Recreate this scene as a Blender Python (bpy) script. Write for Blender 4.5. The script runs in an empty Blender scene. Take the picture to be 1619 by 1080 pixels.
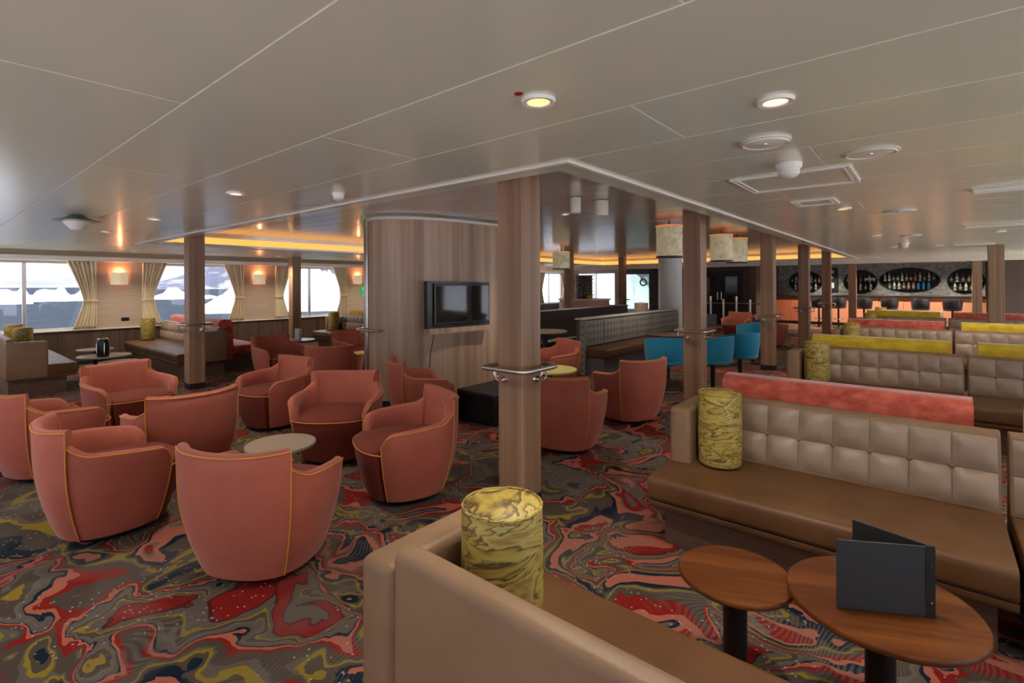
import bpy, bmesh, math, random
from mathutils import Vector, Matrix
random.seed(7)
PI = math.pi
R = math.radians
scene = bpy.context.scene
COL = scene.collection

# ------------------------------------------------------------------ camera
cam_d = bpy.data.cameras.new('camera')
cam = bpy.data.objects.new('camera', cam_d)
COL.objects.link(cam)
cam_d.sensor_width = 36.0
cam_d.lens = 36.0 * 792.0 / 1619.0
cam_d.shift_y = -(540.0 - 449.0) / 1619.0
cam_d.clip_start = 0.05
cam_d.clip_end = 6000
YAW = math.atan2(.640, .768)
cam.matrix_world = Matrix.Translation((0, 0, 1.6)) @ Matrix.Rotation(YAW, 4, 'Z') @ Matrix.Rotation(PI / 2, 4, 'X') @ Matrix.Rotation(R(-0.25), 4, 'Z')
scene.camera = cam

# ------------------------------------------------------------------ view
scene.view_settings.view_transform = 'Standard'
scene.view_settings.look = 'None'
scene.view_settings.gamma = 1.0
scene.view_settings.use_curve_mapping = False
scene.view_settings.exposure = 0.95
scene.cycles.use_denoising = True
scene.cycles.max_bounces = 8
scene.cycles.diffuse_bounces = 5
scene.cycles.glossy_bounces = 4
scene.cycles.sample_clamp_indirect = 6.0
scene.cycles.caustics_reflective = False
scene.cycles.caustics_refractive = False

# ------------------------------------------------------------------ world: overcast polar sky
SKY = 3.6
w = bpy.data.worlds.new('sky')
scene.world = w
w.use_nodes = True
nt = w.node_tree
for n in list(nt.nodes):
    nt.nodes.remove(n)
def N(t, kind, **kw):
    n = t.nodes.new(kind)
    for k, v in kw.items():
        setattr(n, k, v)
    return n
out = N(nt, 'ShaderNodeOutputWorld'); bg = N(nt, 'ShaderNodeBackground')
tc = N(nt, 'ShaderNodeTexCoord'); mp = N(nt, 'ShaderNodeMapping')
mp.inputs['Scale'].default_value = (3, 3, 26)
no = N(nt, 'ShaderNodeTexNoise'); no.inputs['Scale'].default_value = 1.3; no.inputs['Detail'].default_value = 5
rp = N(nt, 'ShaderNodeValToRGB')
rp.color_ramp.elements[0].position = .38; rp.color_ramp.elements[0].color = (.30, .31, .41, 1)
rp.color_ramp.elements[1].position = .62; rp.color_ramp.elements[1].color = (.70, .71, .76, 1)
nt.links.new(tc.outputs['Generated'], mp.inputs['Vector'])
nt.links.new(mp.outputs['Vector'], no.inputs['Vector'])
nt.links.new(no.outputs['Fac'], rp.inputs['Fac'])
nt.links.new(rp.outputs['Color'], bg.inputs['Color'])
sx = N(nt, 'ShaderNodeSeparateXYZ'); nt.links.new(tc.outputs['Generated'], sx.inputs['Vector'])
mr = N(nt, 'ShaderNodeMapRange'); mr.inputs['From Min'].default_value = 0; mr.inputs['From Max'].default_value = 1; mr.inputs['To Min'].default_value = SKY / 3; mr.inputs['To Max'].default_value = SKY
nt.links.new(sx.outputs['Z'], mr.inputs['Value']); nt.links.new(mr.outputs['Result'], bg.inputs['Strength'])   # standard overcast luminance: zenith three times the horizon
nt.links.new(bg.outputs['Background'], out.inputs['Surface'])

def portal(loc, size, rot):
    l = bpy.data.lights.new('window_portal', 'AREA')
    l.shape = 'RECTANGLE'; l.size = size[0]; l.size_y = size[1]
    l.cycles.is_portal = True
    o = bpy.data.objects.new('window_portal', l); COL.objects.link(o)
    o.location = loc; o.rotation_euler = rot
XL, XR, YB, YF = -13.3, 2.5, -2.0, 24.2       # room
WIN_L = [-1.5 + 2.9 * i for i in range(9)]     # window centres on the left wall
WIN_R = [-0.6 + 2.45 * i for i in range(10)]
WIN_B = [-11.9 + 2.45 * i for i in range(6)]   # windows added in the unseen wall behind the camera for even daylight
for y in WIN_L[:8]:
    portal((XL + .02, y, 1.4), (1.4, 2.0), (0, -PI / 2, 0))
for y in WIN_R[:8]:
    portal((XR - .02, y, 1.18), (1.92, 2.1), (0, PI / 2, 0))
for x in WIN_B:
    portal((x, YB + .02, 1.18), (2.1, 1.92), (PI / 2, 0, 0))
portal((-11.2, 20.28, 1.2), (3.8, 1.8), (-PI / 2, 0, 0))
# soft sun added behind the camera, its light bouncing up off ice and floor
sd = bpy.data.lights.new('sun', 'SUN'); sd.energy = 3.5; sd.angle = R(8); sd.color = (1, .95, .88)
so = bpy.data.objects.new('sun', sd); COL.objects.link(so); so.rotation_euler = (R(45), 0, R(8))

# ------------------------------------------------------------------ materials
MATS = {}
def mat(name, col, rough=.5, metal=0., spec=.5, bump=None, emit=None, sheen=0., coat=0.):
    m = bpy.data.materials.new(name); m.use_nodes = True
    t = m.node_tree; b = t.nodes['Principled BSDF']
    b.inputs['Base Color'].default_value = (*col, 1)
    b.inputs['Roughness'].default_value = rough
    b.inputs['Metallic'].default_value = metal
    b.inputs['Specular IOR Level'].default_value = spec
    if sheen:
        b.inputs['Sheen Weight'].default_value = sheen
        b.inputs['Sheen Roughness'].default_value = .4
    if coat:
        b.inputs['Coat Weight'].default_value = coat
    if emit:
        b.inputs['Emission Color'].default_value = (*emit[0], 1)
        b.inputs['Emission Strength'].default_value = emit[1]
    if bump:
        sc_, st = bump
        tcn = N(t, 'ShaderNodeTexCoord'); nz = N(t, 'ShaderNodeTexNoise'); bp = N(t, 'ShaderNodeBump')
        nz.inputs['Scale'].default_value = sc_; nz.inputs['Detail'].default_value = 4
        bp.inputs['Strength'].default_value = st; bp.inputs['Distance'].default_value = .01
        t.links.new(tcn.outputs['Object'], nz.inputs['Vector'])
        t.links.new(nz.outputs['Fac'], bp.inputs['Height'])
        t.links.new(bp.outputs['Normal'], b.inputs['Normal'])
    MATS[name] = m
    return m

def colour_noise(m, scale, stops, detail=4, rough=.6, dist=0., obj=True, const=False):
    t = m.node_tree; b = t.nodes['Principled BSDF']
    tcn = N(t, 'ShaderNodeTexCoord'); mpn = N(t, 'ShaderNodeMapping'); nz = N(t, 'ShaderNodeTexNoise'); r = N(t, 'ShaderNodeValToRGB')
    mpn.inputs['Scale'].default_value = scale
    nz.inputs['Scale'].default_value = 1; nz.inputs['Detail'].default_value = detail
    nz.inputs['Roughness'].default_value = rough; nz.inputs['Distortion'].default_value = dist
    e = r.color_ramp.elements
    e[0].position, e[0].color = stops[0][0], (*stops[0][1], 1)
    e[1].position, e[1].color = stops[-1][0], (*stops[-1][1], 1)
    for p, c in stops[1:-1]:
        k = e.new(p); k.color = (*c, 1)
    if const:
        r.color_ramp.interpolation = 'CONSTANT'
    if obj == 'world':
        g = N(t, 'ShaderNodeNewGeometry'); src = g.outputs['Position']
    else:
        src = tcn.outputs['Object']
    t.links.new(src, mpn.inputs['Vector'])
    t.links.new(mpn.outputs['Vector'], nz.inputs['Vector'])
    t.links.new(nz.outputs['Fac'], r.inputs['Fac'])
    t.links.new(r.outputs['Color'], b.inputs['Base Color'])
    return nz, r

M = MATS
mat('leather', (.17, .115, .08), .45, spec=.3, bump=(140, .12))
colour_noise(M['leather'], (3, 3, 3), [(.3, (.085, .036, .013)), (.7, (.135, .064, .027))], obj='world')
mat('leather_lit', (.2, .145, .115), .4, bump=(140, .12))  # same leather, paler to paint in the light on the sofa backs
colour_noise(M['leather_lit'], (3, 3, 3), [(.3, (.25, .175, .127)), (.7, (.325, .235, .175))], obj='world')
mat('leather_half_lit', (.2, .13, .09), .45, spec=.35, bump=(140, .12))  # leather tone lifted to stand in for light on backrests and arms
colour_noise(M['leather_half_lit'], (3, 3, 3), [(.3, (.20, .118, .068)), (.7, (.27, .167, .102))], obj='world', detail=6)
mat('coral', (.52, .135, .075), .75, sheen=.2, bump=(300, .06))
colour_noise(M['coral'], (5, 5, 5), [(.3, (.37, .085, .052)), (.7, (.42, .108, .068))], obj='world')
mat('coral_seat_shaded', (.16, .02, .008), .85, sheen=.05, bump=(300, .06))  # coral darkened to paint in the shade inside the tub
mat('piping', (.66, .30, .04), .6)
mat('teal', (.012, .27, .46), .8, sheen=.4, bump=(300, .05))
mat('velvet_coral', (.55, .08, .04), .7, sheen=.6)
colour_noise(M['velvet_coral'], (9, 9, 14), [(.35, (.36, .035, .02)), (.65, (.66, .14, .085))], obj='world', detail=6)
mat('velvet_yellow', (.58, .38, .02), .7, sheen=.5)
colour_noise(M['velvet_yellow'], (9, 9, 14), [(.35, (.52, .33, .008)), (.65, (.74, .52, .02))], obj='world', detail=6)
mat('wood', (.2, .12, .085), .38)
colour_noise(M['wood'], (14, 14, .25), [(.28, (.21, .115, .066)), (.5, (.31, .182, .112)), (.75, (.42, .27, .175))], obj='world', detail=5)
mat('wood_wall', (.2, .12, .085), .4)
colour_noise(M['wood_wall'], (9, 9, .2), [(.28, (.31, .195, .13)), (.5, (.47, .32, .225)), (.75, (.62, .45, .335))], obj='world', detail=6)
mat('wood_dado', (.1, .06, .04), .4)
colour_noise(M['wood_dado'], (10, 10, .3), [(.3, (.075, .045, .032)), (.7, (.15, .095, .07))], obj='world')
mat('wood_plinth', (.1, .05, .03), .45)
colour_noise(M['wood_plinth'], (.6, 8, 14), [(.3, (.075, .04, .026)), (.7, (.15, .085, .055))], obj='world')
mat('walnut', (.2, .09, .04), .38, spec=.28)
colour_noise(M['walnut'], (1.2, 16, 1), [(.3, (.048, .012, .003)), (.5, (.10, .028, .006)), (.72, (.16, .052, .013))], detail=5)
mat('pale_top', (.30, .245, .20), .25)
mat('yellow_top', (.55, .48, .16), .35)
mat('black_metal', (.008, .008, .009), .4)
mat('black', (.012, .012, .013), .55)
mat('charcoal', (.035, .04, .048), .6)
mat('steel', (.62, .58, .53), .28, metal=1.)
mat('chrome', (.8, .8, .78), .12, metal=1.)
mat('ceiling', (.77, .82, .68), .18)
M_ = MATS['ceiling'].node_tree.nodes['Principled BSDF']; M_.inputs['IOR'].default_value = 3.3
mat('ceiling_coffer', (.60, .58, .52), .14)
M_ = MATS['ceiling_coffer'].node_tree.nodes['Principled BSDF']; M_.inputs['IOR'].default_value = 2.5
mat('seam_glint', (.9, .88, .8), .4)  # pale backing standing in for light caught on bevelled panel edges
mat('white_trim', (.78, .74, .66), .35)
mat('white', (.8, .79, .75), .4)
mat('cream_wall', (.50, .385, .29), .6)
colour_noise(M['cream_wall'], (2, 2, 30), [(.3, (.46, .355, .265)), (.7, (.54, .42, .32))], obj='world')
mat('curtain', (.82, .72, .53), .85, sheen=.2)
mat('quilt', (.13, .115, .10), .6)
mat('grey_cloth', (.10, .095, .09), .8)
mat('bar_front', (.62, .26, .14), .5)
mat('bar_front_shaded', (.40, .11, .05), .5)  # bar front colour darkened, painting shade onto the left panels
mat('stone', (.08, .085, .08), .4, bump=(30, .5))
colour_noise(M['stone'], (7, 7, 7), [(.3, (.11, .115, .11)), (.7, (.46, .465, .43))], obj='world', detail=8)
mat('dark_wall', (.06, .045, .035), .5)
mat('brown_wall', (.11, .075, .055), .5)
mat('screen', (.006, .007, .007), .06, spec=.6)
mat('bezel', (.01, .01, .01), .2)
mat('sofa_stool', (.03, .032, .036), .4)
mat('green_sign', (.0, .34, .10), .5, emit=((0, .5, .15), .25))
mat('red_plastic', (.4, .01, .01), .4)
mat('lens_warm', (1, .8, .5), .4, emit=((1, .50, .12), 1.3))
mat('lens_white', (1, .9, .7), .4, emit=((1, .72, .36), 1.1))
mat('cove', (1, .6, .2), .6, emit=((1, .43, .09), .62))
mat('marble_shade', (.5, .45, .3), .5, emit=((.75, .6, .35), .12))
colour_noise(M['marble_shade'], (4, 4, 4), [(.35, (.26, .24, .14)), (.6, (.55, .51, .38))], obj='world', dist=2)
mat('sconce', (.6, .52, .40), .5, emit=((.9, .7, .42), .22))
mat('sconce_glow', (1, .4, .2), .5, emit=((1, .30, .10), 2))
mat('copper', (.75, .25, .10), .3, metal=1, emit=((1, .25, .06), .25))
mat('pendant_glow', (1, .8, .4), .5, emit=((1, .75, .35), 2.2))
mat('card_white', (.7, .72, .70), .5)
mat('bottle_label', (.30, .27, .2), .5)
mat('buffet_pink', (.55, .36, .28), .5)
mat('bottle_dark', (.07, .09, .07), .15)
mat('bottle_clear', (.6, .62, .58), .15)
mat('bottle_brown', (.35, .12, .05), .15)
mat('bottle_blue', (.02, .22, .5), .2)
mat('snow', (.80, .82, .86), .8, spec=.2)
mat('mountain', (.16, .18, .26), .9)
colour_noise(M['mountain'], (.02, .02, .03), [(.52, (.075, .085, .13)), (.66, (.34, .37, .45))], obj='world', detail=7)
mat('sea', (.03, .075, .14), .7, spec=.12)
def sea_bump():
    t = M['sea'].node_tree; b = t.nodes['Principled BSDF']
    g = N(t, 'ShaderNodeNewGeometry'); mpn = N(t, 'ShaderNodeMapping'); mpn.inputs['Scale'].default_value = (.35, .12, 1)
    nz = N(t, 'ShaderNodeTexNoise'); nz.inputs['Scale'].default_value = 1; nz.inputs['Detail'].default_value = 5
    r = N(t, 'ShaderNodeValToRGB'); r.color_ramp.elements[0].color = (.004, .011, .023, 1); r.color_ramp.elements[1].color = (.018, .034, .056, 1)
    r.color_ramp.elements[0].position = .35; r.color_ramp.elements[1].position = .7
    bp = N(t, 'ShaderNodeBump'); bp.inputs['Strength'].default_value = .6; bp.inputs['Distance'].default_value = .6
    t.links.new(g.outputs['Position'], mpn.inputs['Vector']); t.links.new(mpn.outputs['Vector'], nz.inputs['Vector'])
    t.links.new(nz.outputs['Fac'], r.inputs['Fac']); t.links.new(r.outputs['Color'], b.inputs['Base Color'])
    t.links.new(nz.outputs['Fac'], bp.inputs['Height']); t.links.new(bp.outputs['Normal'], b.inputs['Normal'])
sea_bump()

def glass_mat(name, tint=(1, 1, 1), refl=.06):
    m = bpy.data.materials.new(name); m.use_nodes = True; t = m.node_tree
    for n in list(t.nodes): t.nodes.remove(n)
    o = N(t, 'ShaderNodeOutputMaterial'); tr = N(t, 'ShaderNodeBsdfTransparent'); gl = N(t, 'ShaderNodeBsdfGlossy'); mx = N(t, 'ShaderNodeMixShader')
    lw = N(t, 'ShaderNodeLayerWeight'); lw.inputs['Blend'].default_value = .5
    pw = N(t, 'ShaderNodeMath', operation='POWER'); pw.inputs[1].default_value = 4; t.links.new(lw.outputs['Facing'], pw.inputs[0])
    fr = N(t, 'ShaderNodeMapRange'); fr.inputs['To Min'].default_value = .035; fr.inputs['To Max'].default_value = .7; t.links.new(pw.outputs['Value'], fr.inputs['Value'])
    tr.inputs['Color'].default_value = (*tint, 1); gl.inputs['Roughness'].default_value = .02
    t.links.new(fr.outputs['Result'], mx.inputs['Fac']); t.links.new(tr.outputs['BSDF'], mx.inputs[1]); t.links.new(gl.outputs['BSDF'], mx.inputs[2])
    t.links.new(mx.outputs['Shader'], o.inputs['Surface'])
    MATS[name] = m
glass_mat('glass', (.97, .98, .98))
glass_mat('glass_green', (.52, .60, .56))

def marble_cushion():
    m = mat('marble_yellow', (.6, .5, .12), .55)
    t = m.node_tree; b = t.nodes['Principled BSDF']
    g = N(t, 'ShaderNodeTexCoord'); oi = N(t, 'ShaderNodeObjectInfo'); ad = N(t, 'ShaderNodeVectorMath', operation='ADD')
    mpn = N(t, 'ShaderNodeMapping'); mpn.inputs['Scale'].default_value = (1.3, 1.3, 5.0)
    nz = N(t, 'ShaderNodeTexNoise'); nz.inputs['Scale'].default_value = 2.4; nz.inputs['Detail'].default_value = 5; nz.inputs['Roughness'].default_value = .5; nz.inputs['Distortion'].default_value = 1.5
    r = N(t, 'ShaderNodeValToRGB'); e = r.color_ramp.elements
    cols = [(0, (.04, .022, .006)), (.30, (.22, .135, .024)), (.37, (.43, .315, .06)), (.42, (.055, .028, .008)), (.45, (.47, .37, .10)), (.515, (.36, .26, .04)), (.55, (.08, .045, .012)), (.575, (.48, .385, .12)), (.66, (.28, .185, .028)), (1, (.43, .34, .11))]
    e[0].position, e[0].color = cols[0][0], (*cols[0][1], 1); e[1].position, e[1].color = cols[-1][0], (*cols[-1][1], 1)
    for p, c in cols[1:-1]:
        k = e.new(p); k.color = (*c, 1)
    t.links.new(g.outputs['Object'], ad.inputs[0]); t.links.new(oi.outputs['Location'], ad.inputs[1])
    t.links.new(ad.outputs['Vector'], mpn.inputs['Vector']); t.links.new(mpn.outputs['Vector'], nz.inputs['Vector'])
    t.links.new(nz.outputs['Fac'], r.inputs['Fac']); t.links.new(r.outputs['Color'], b.inputs['Base Color'])
marble_cushion()

def carpet():
    m = mat('carpet', (.1, .08, .07), .95, spec=.1)
    t = m.node_tree; b = t.nodes['Principled BSDF']; L = t.links.new
    g = N(t, 'ShaderNodeNewGeometry')
    def noise(vec, s, d=2., dist=0., off=(0, 0, 0), rough=.5):
        mp_ = N(t, 'ShaderNodeMapping'); mp_.inputs['Location'].default_value = off
        L(vec, mp_.inputs['Vector'])
        n = N(t, 'ShaderNodeTexNoise'); n.inputs['Scale'].default_value = s; n.inputs['Detail'].default_value = d
        n.inputs['Distortion'].default_value = dist; n.inputs['Roughness'].default_value = rough
        L(mp_.outputs['Vector'], n.inputs['Vector']); return n
    def warp(vec, s, amt, off):
        n = noise(vec, s, 2., 0, off)
        su = N(t, 'ShaderNodeVectorMath', operation='SUBTRACT'); su.inputs[1].default_value = (.5, .5, .5); L(n.outputs['Color'], su.inputs[0])
        sc = N(t, 'ShaderNodeVectorMath', operation='SCALE'); sc.inputs['Scale'].default_value = amt; L(su.outputs['Vector'], sc.inputs[0])
        a = N(t, 'ShaderNodeVectorMath', operation='ADD'); L(vec, a.inputs[0]); L(sc.outputs['Vector'], a.inputs[1])
        return a.outputs['Vector']
    v0 = g.outputs['Position']
    v1 = warp(v0, .9, 1.3, (3, 1, 0))
    v2 = warp(v1, 2.3, .75, (9, 4, 0))
    v3 = warp(v2, 6.5, .10, (2, 8, 0))
    main = noise(v3, 1.0, .7, .9, (0, 0, 0))
    r = N(t, 'ShaderNodeValToRGB'); e = r.color_ramp.elements
    br = (.066, .050, .040); br2 = (.098, .080, .068); red = (.19, .010, .008); pk = (.34, .105, .07); nv = (.006, .014, .028); yl = (.22, .155, .016); wn = (.07, .010, .011); gy = (.12, .10, .085)
    cols = [(0, nv), (.265, pk), (.30, red), (.33, wn), (.342, br2), (.372, yl), (.386, br), (.41, gy), (.424, br2), (.447, nv), (.459, pk), (.484, red), (.508, br), (.545, br2), (.558, yl), (.574, br), (.592, nv), (.618, pk), (.648, gy), (.656, red), (.684, br2), (.71, pk), (.735, nv), (.765, yl), (.785, br2)]
    e[0].position, e[0].color = 0, (*cols[0][1], 1); e[1].position, e[1].color = cols[1][0], (*cols[1][1], 1)
    for p, c in cols[2:]:
        k = e.new(p); k.color = (*c, 1)
    r.color_ramp.interpolation = 'CONSTANT'
    L(main.outputs['Fac'], r.inputs['Fac'])
    # woven stripes in the brown ground
    wv = N(t, 'ShaderNodeTexWave'); wv.inputs['Scale'].default_value = 17; wv.inputs['Distortion'].default_value = 1.2; wv.inputs['Detail'].default_value = 2
    L(v1, wv.inputs['Vector'])
    msk = noise(v0, 2.2, 2, 0, (5, 5, 0))
    mr = N(t, 'ShaderNodeMapRange'); mr.inputs['From Min'].default_value = .45; mr.inputs['From Max'].default_value = .6; L(msk.outputs['Fac'], mr.inputs['Value'])
    mul = N(t, 'ShaderNodeMath', operation='MULTIPLY'); L(wv.outputs['Fac'], mul.inputs[0]); L(mr.outputs['Result'], mul.inputs[1])
    mul2 = N(t, 'ShaderNodeMath', operation='MULTIPLY'); mul2.inputs[1].default_value = .5; L(mul.outputs['Value'], mul2.inputs[0])
    mx = N(t, 'ShaderNodeMixRGB'); mx.inputs['Color2'].default_value = (.15, .13, .115, 1)
    L(mul2.outputs['Value'], mx.inputs['Fac']); L(r.outputs['Color'], mx.inputs['Color1'])
    # small pale dots
    vo = N(t, 'ShaderNodeTexVoronoi'); vo.inputs['Scale'].default_value = 30; L(v0, vo.inputs['Vector'])
    lt = N(t, 'ShaderNodeMath', operation='LESS_THAN'); lt.inputs[1].default_value = .16; L(vo.outputs['Distance'], lt.inputs[0])
    dm = noise(v0, 1.7, 1, 0, (1, 7, 0)); gt = N(t, 'ShaderNodeMath', operation='GREATER_THAN'); gt.inputs[1].default_value = .5; L(dm.outputs['Fac'], gt.inputs[0])
    dd = N(t, 'ShaderNodeMath', operation='MULTIPLY'); L(lt.outputs['Value'], dd.inputs[0]); L(gt.outputs['Value'], dd.inputs[1])
    mx2 = N(t, 'ShaderNodeMixRGB'); mx2.inputs['Color2'].default_value = (.30, .28, .26, 1); L(dd.outputs['Value'], mx2.inputs['Fac']); L(mx.outputs['Color'], mx2.inputs['Color1'])
    L(mx2.outputs['Color'], b.inputs['Base Color'])
    pile = noise(v0, 260, 2); bp = N(t, 'ShaderNodeBump'); bp.inputs['Strength'].default_value = .35; bp.inputs['Distance'].default_value = .004
    L(pile.outputs['Fac'], bp.inputs['Height']); L(bp.outputs['Normal'], b.inputs['Normal'])
carpet()

def quilt_tex():
    t = M['quilt'].node_tree; b = t.nodes['Principled BSDF']
    g = N(t, 'ShaderNodeNewGeometry'); mpn = N(t, 'ShaderNodeMapping'); mpn.inputs['Rotation'].default_value = (R(45), 0, 0)
    ck = N(t, 'ShaderNodeTexChecker'); ck.inputs['Scale'].default_value = 11
    ck.inputs['Color1'].default_value = (.17, .155, .14, 1); ck.inputs['Color2'].default_value = (.28, .26, .235, 1)
    t.links.new(g.outputs['Position'], mpn.inputs['Vector']); t.links.new(mpn.outputs['Vector'], ck.inputs['Vector']); t.links.new(ck.outputs['Color'], b.inputs['Base Color'])
quilt_tex()

# ------------------------------------------------------------------ mesh helpers
class MB:
    def __init__(s): s.v = []; s.f = []
    def add(s, vs, fs):
        o = len(s.v); s.v += [tuple(p) for p in vs]; s.f += [tuple(i + o for i in f) for f in fs]; return s
    def box(s, x0, x1, y0, y1, z0, z1):
        return s.add([(x0, y0, z0), (x1, y0, z0), (x1, y1, z0), (x0, y1, z0), (x0, y0, z1), (x1, y0, z1), (x1, y1, z1), (x0, y1, z1)],
                     [(0, 3, 2, 1), (4, 5, 6, 7), (0, 1, 5, 4), (1, 2, 6, 5), (2, 3, 7, 6), (3, 0, 4, 7)])
    def rbox(s, x0, x1, y0, y1, z0, z1, r=.02, seg=3):
        bm = bmesh.new(); bmesh.ops.create_cube(bm, size=1)
        for v in bm.verts:
            v.co = ((x0 + x1) / 2 + v.co.x * (x1 - x0), (y0 + y1) / 2 + v.co.y * (y1 - y0), (z0 + z1) / 2 + v.co.z * (z1 - z0))
        bmesh.ops.bevel(bm, geom=list(bm.edges), offset=r, segments=seg, profile=.5, affect='EDGES')
        bm.verts.ensure_lookup_table(); bm.verts.index_update()
        s.add([v.co[:] for v in bm.verts], [tuple(v.index for v in f.verts) for f in bm.faces]); bm.free(); return s
    def lathe(s, prof, n=32, c=(0, 0, 0), sx=1, sy=1):
        m = len(prof); vs = []; fs = []
        for i in range(n):
            a = 2 * PI * i / n
            for r, z in prof: vs.append((c[0] + r * sx * math.cos(a), c[1] + r * sy * math.sin(a), c[2] + z))
        for i in range(n):
            j = (i + 1) % n
            for k in range(m - 1): fs.append((i * m + k, j * m + k, j * m + k + 1, i * m + k + 1))
        if prof[0][0] > 1e-6: fs.append(tuple(i * m for i in reversed(range(n))))
        if prof[-1][0] > 1e-6: fs.append(tuple(i * m + m - 1 for i in range(n)))
        return s.add(vs, fs)
    def tube(s, pts, r, n=8, closed=False):
        pts = [Vector(p) for p in pts]; N_ = len(pts); vs = []; fs = []
        up = None
        for i, p in enumerate(pts):
            a = pts[(i - 1) % N_] if (closed or i > 0) else p
            b = pts[(i + 1) % N_] if (closed or i < N_ - 1) else p
            d = (b - a).normalized() if (b - a).length > 1e-9 else Vector((0, 0, 1))
            if up is None: up = Vector((0, 0, 1)) if abs(d.z) < .9 else Vector((1, 0, 0))
            x = d.cross(up); 
            if x.length < 1e-5: x = d.cross(Vector((0, 1, 0)))
            x.normalize(); y = x.cross(d).normalized(); up = y
            for k in range(n):
                t = 2 * PI * k / n; vs.append(p + x * (r * math.cos(t)) + y * (r * math.sin(t)))
        for i in range(N_ if closed else N_ - 1):
            j = (i + 1) % N_
            for k in range(n):
                l = (k + 1) % n; fs.append((i * n + k, i * n + l, j * n + l, j * n + k))
        if not closed:
            fs.append(tuple(range(n))); fs.append(tuple((N_ - 1) * n + k for k in reversed(range(n))))
        return s.add(vs, fs)
    def prism(s, poly, x0, x1, axis='x'):
        """poly: list of (a,b) extruded along axis x ((a,b)=(y,z)), y ((a,b)=(x,z)) or z ((a,b)=(x,y))"""
        n = len(poly)
        def P(a, b, c): return {'x': (c, a, b), 'y': (a, c, b), 'z': (a, b, c)}[axis]
        vs = [P(a, b, x0) for a, b in poly] + [P(a, b, x1) for a, b in poly]
        fs = [tuple(reversed(range(n))), tuple(range(n, 2 * n))] + [(i, (i + 1) % n, n + (i + 1) % n, n + i) for i in range(n)]
        return s.add(vs, fs)
    def mesh(s, name, m, smooth=35):
        me = bpy.data.meshes.new(name); me.from_pydata(s.v, [], s.f); me.update()
        bm = bmesh.new(); bm.from_mesh(me); bmesh.ops.recalc_face_normals(bm, faces=bm.faces); bm.to_mesh(me); bm.free()
        me.materials.append(MATS[m] if isinstance(m, str) else m)
        if smooth:
            me.polygons.foreach_set('use_smooth', [True] * len(me.polygons)); me.set_sharp_from_angle(angle=R(smooth))
        return me
    def build(s, name, m, parent=None, smooth=35, loc=None):
        return link(name, s.mesh(name, m, smooth), parent, loc)
def link(name, me, parent=None, loc=None, rot=None):
    o = bpy.data.objects.new(name, me); COL.objects.link(o)
    if parent: o.parent = parent
    if loc: o.location = loc
    if rot: o.rotation_euler = rot
    return o
def tag(o, label=None, cat=None, group=None, kind=None):
    if label: o['label'] = label
    if cat: o['category'] = cat
    if group: o['group'] = group
    if kind: o['kind'] = kind
    return o
def thing(name, label, cat, loc=(0, 0, 0), rz=0, group=None):
    o = bpy.data.objects.new(name, None); COL.objects.link(o); o.location = loc; o.rotation_euler = (0, 0, rz)
    return tag(o, label, cat, group)
def copy_tree(o, parent=None):
    c = o.copy(); COL.objects.link(c); c.parent = parent
    for ch in list(o.children): copy_tree(ch, c)
    return c
def struct(o): o['kind'] = 'structure'; return o
def dup(o, label, loc, rz, group=None):
    c = copy_tree(o); c.location = loc; c.rotation_euler = (0, 0, rz); c['label'] = label
    if group: c['group'] = group
    return c
def arc(cx, cy, r, a0, a1, n): return [(cx + r * math.cos(a0 + (a1 - a0) * i / n), cy + r * math.sin(a0 + (a1 - a0) * i / n)) for i in range(n + 1)]

# ================================================================== STRUCTURE
HC = 2.30; HK = 2.50
CX0, CX1, CY0, CY1 = -9.9, -1.76, 2.57, 17.45
struct(MB().box(XL - .3, XR + .3, YB - .2, YF + .2, -.1, 0).build('floor', 'carpet', smooth=0))['label'] = 'carpet with swirling red, coral, navy and yellow marbled pattern'

# ceiling: backing slabs around the coffer, panels below them
b = MB(); BX0, BX1, BY0, BY1 = CX0 - .2, CX1 + .2, CY0 - .2, CY1 + .2
b.box(XL - .3, XR + .3, YB - .2, BY0, HC + .002, HC + .35); b.box(XL - .3, XR + .3, BY1, YF + .2, HC + .002, HC + .35)
b.box(XL - .3, BX0, BY0, BY1, HC + .002, HC + .35); b.box(BX1, XR + .3, BY0, BY1, HC + .002, HC + .35)
ceil_o = struct(b.build('ceiling', 'seam_glint', smooth=0)); ceil_o['label'] = 'glossy taupe panelled ceiling'
GAP = .008
panel_cache = {}
def ceil_panel(x0, x1, y0, y1, z, m, par):
    k = (round(x1 - x0, 3), round(y1 - y0, 3), m)
    if k not in panel_cache:
        lx, ly = k[0] / 2 - GAP / 2, k[1] / 2 - GAP / 2
        panel_cache[k] = MB().box(-lx, lx, -ly, ly, 0, .003).mesh('ceiling_panel', m, 0)
    link('ceiling_panel', panel_cache[k], par, ((x0 + x1) / 2, (y0 + y1) / 2, z))
PW = .57
rows = []
y = .10 - PW * 4
while y < YF: rows.append((y, y + PW)); y += PW
offs = {0: -2.2, 1: -.47, 2: -2.2, 3: -.9}
for i, (ya, yb) in enumerate(rows):
    k = (i - 4) % 4; L_ = 3.25
    spans = [(XL, XR)]
    if yb > BY0 + .05 and ya < BY1 - .05: spans = [(XL, BX0), (BX1, XR)]
    ya2, yb2 = max(ya, YB), min(yb, YF)
    if ya2 < BY1 < yb2 - .01 and yb2 > BY1: ya2 = ya2
    cuts = [offs[k] + L_ * j for j in range(-5, 4)]
    for s0, s1 in spans:
        xs = [s0] + [c for c in cuts if s0 + .15 < c < s1 - .15] + [s1]
        for a_, c_ in zip(xs, xs[1:]): ceil_panel(a_, c_, ya2, yb2, HC - .001, 'ceiling', ceil_o)
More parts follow.
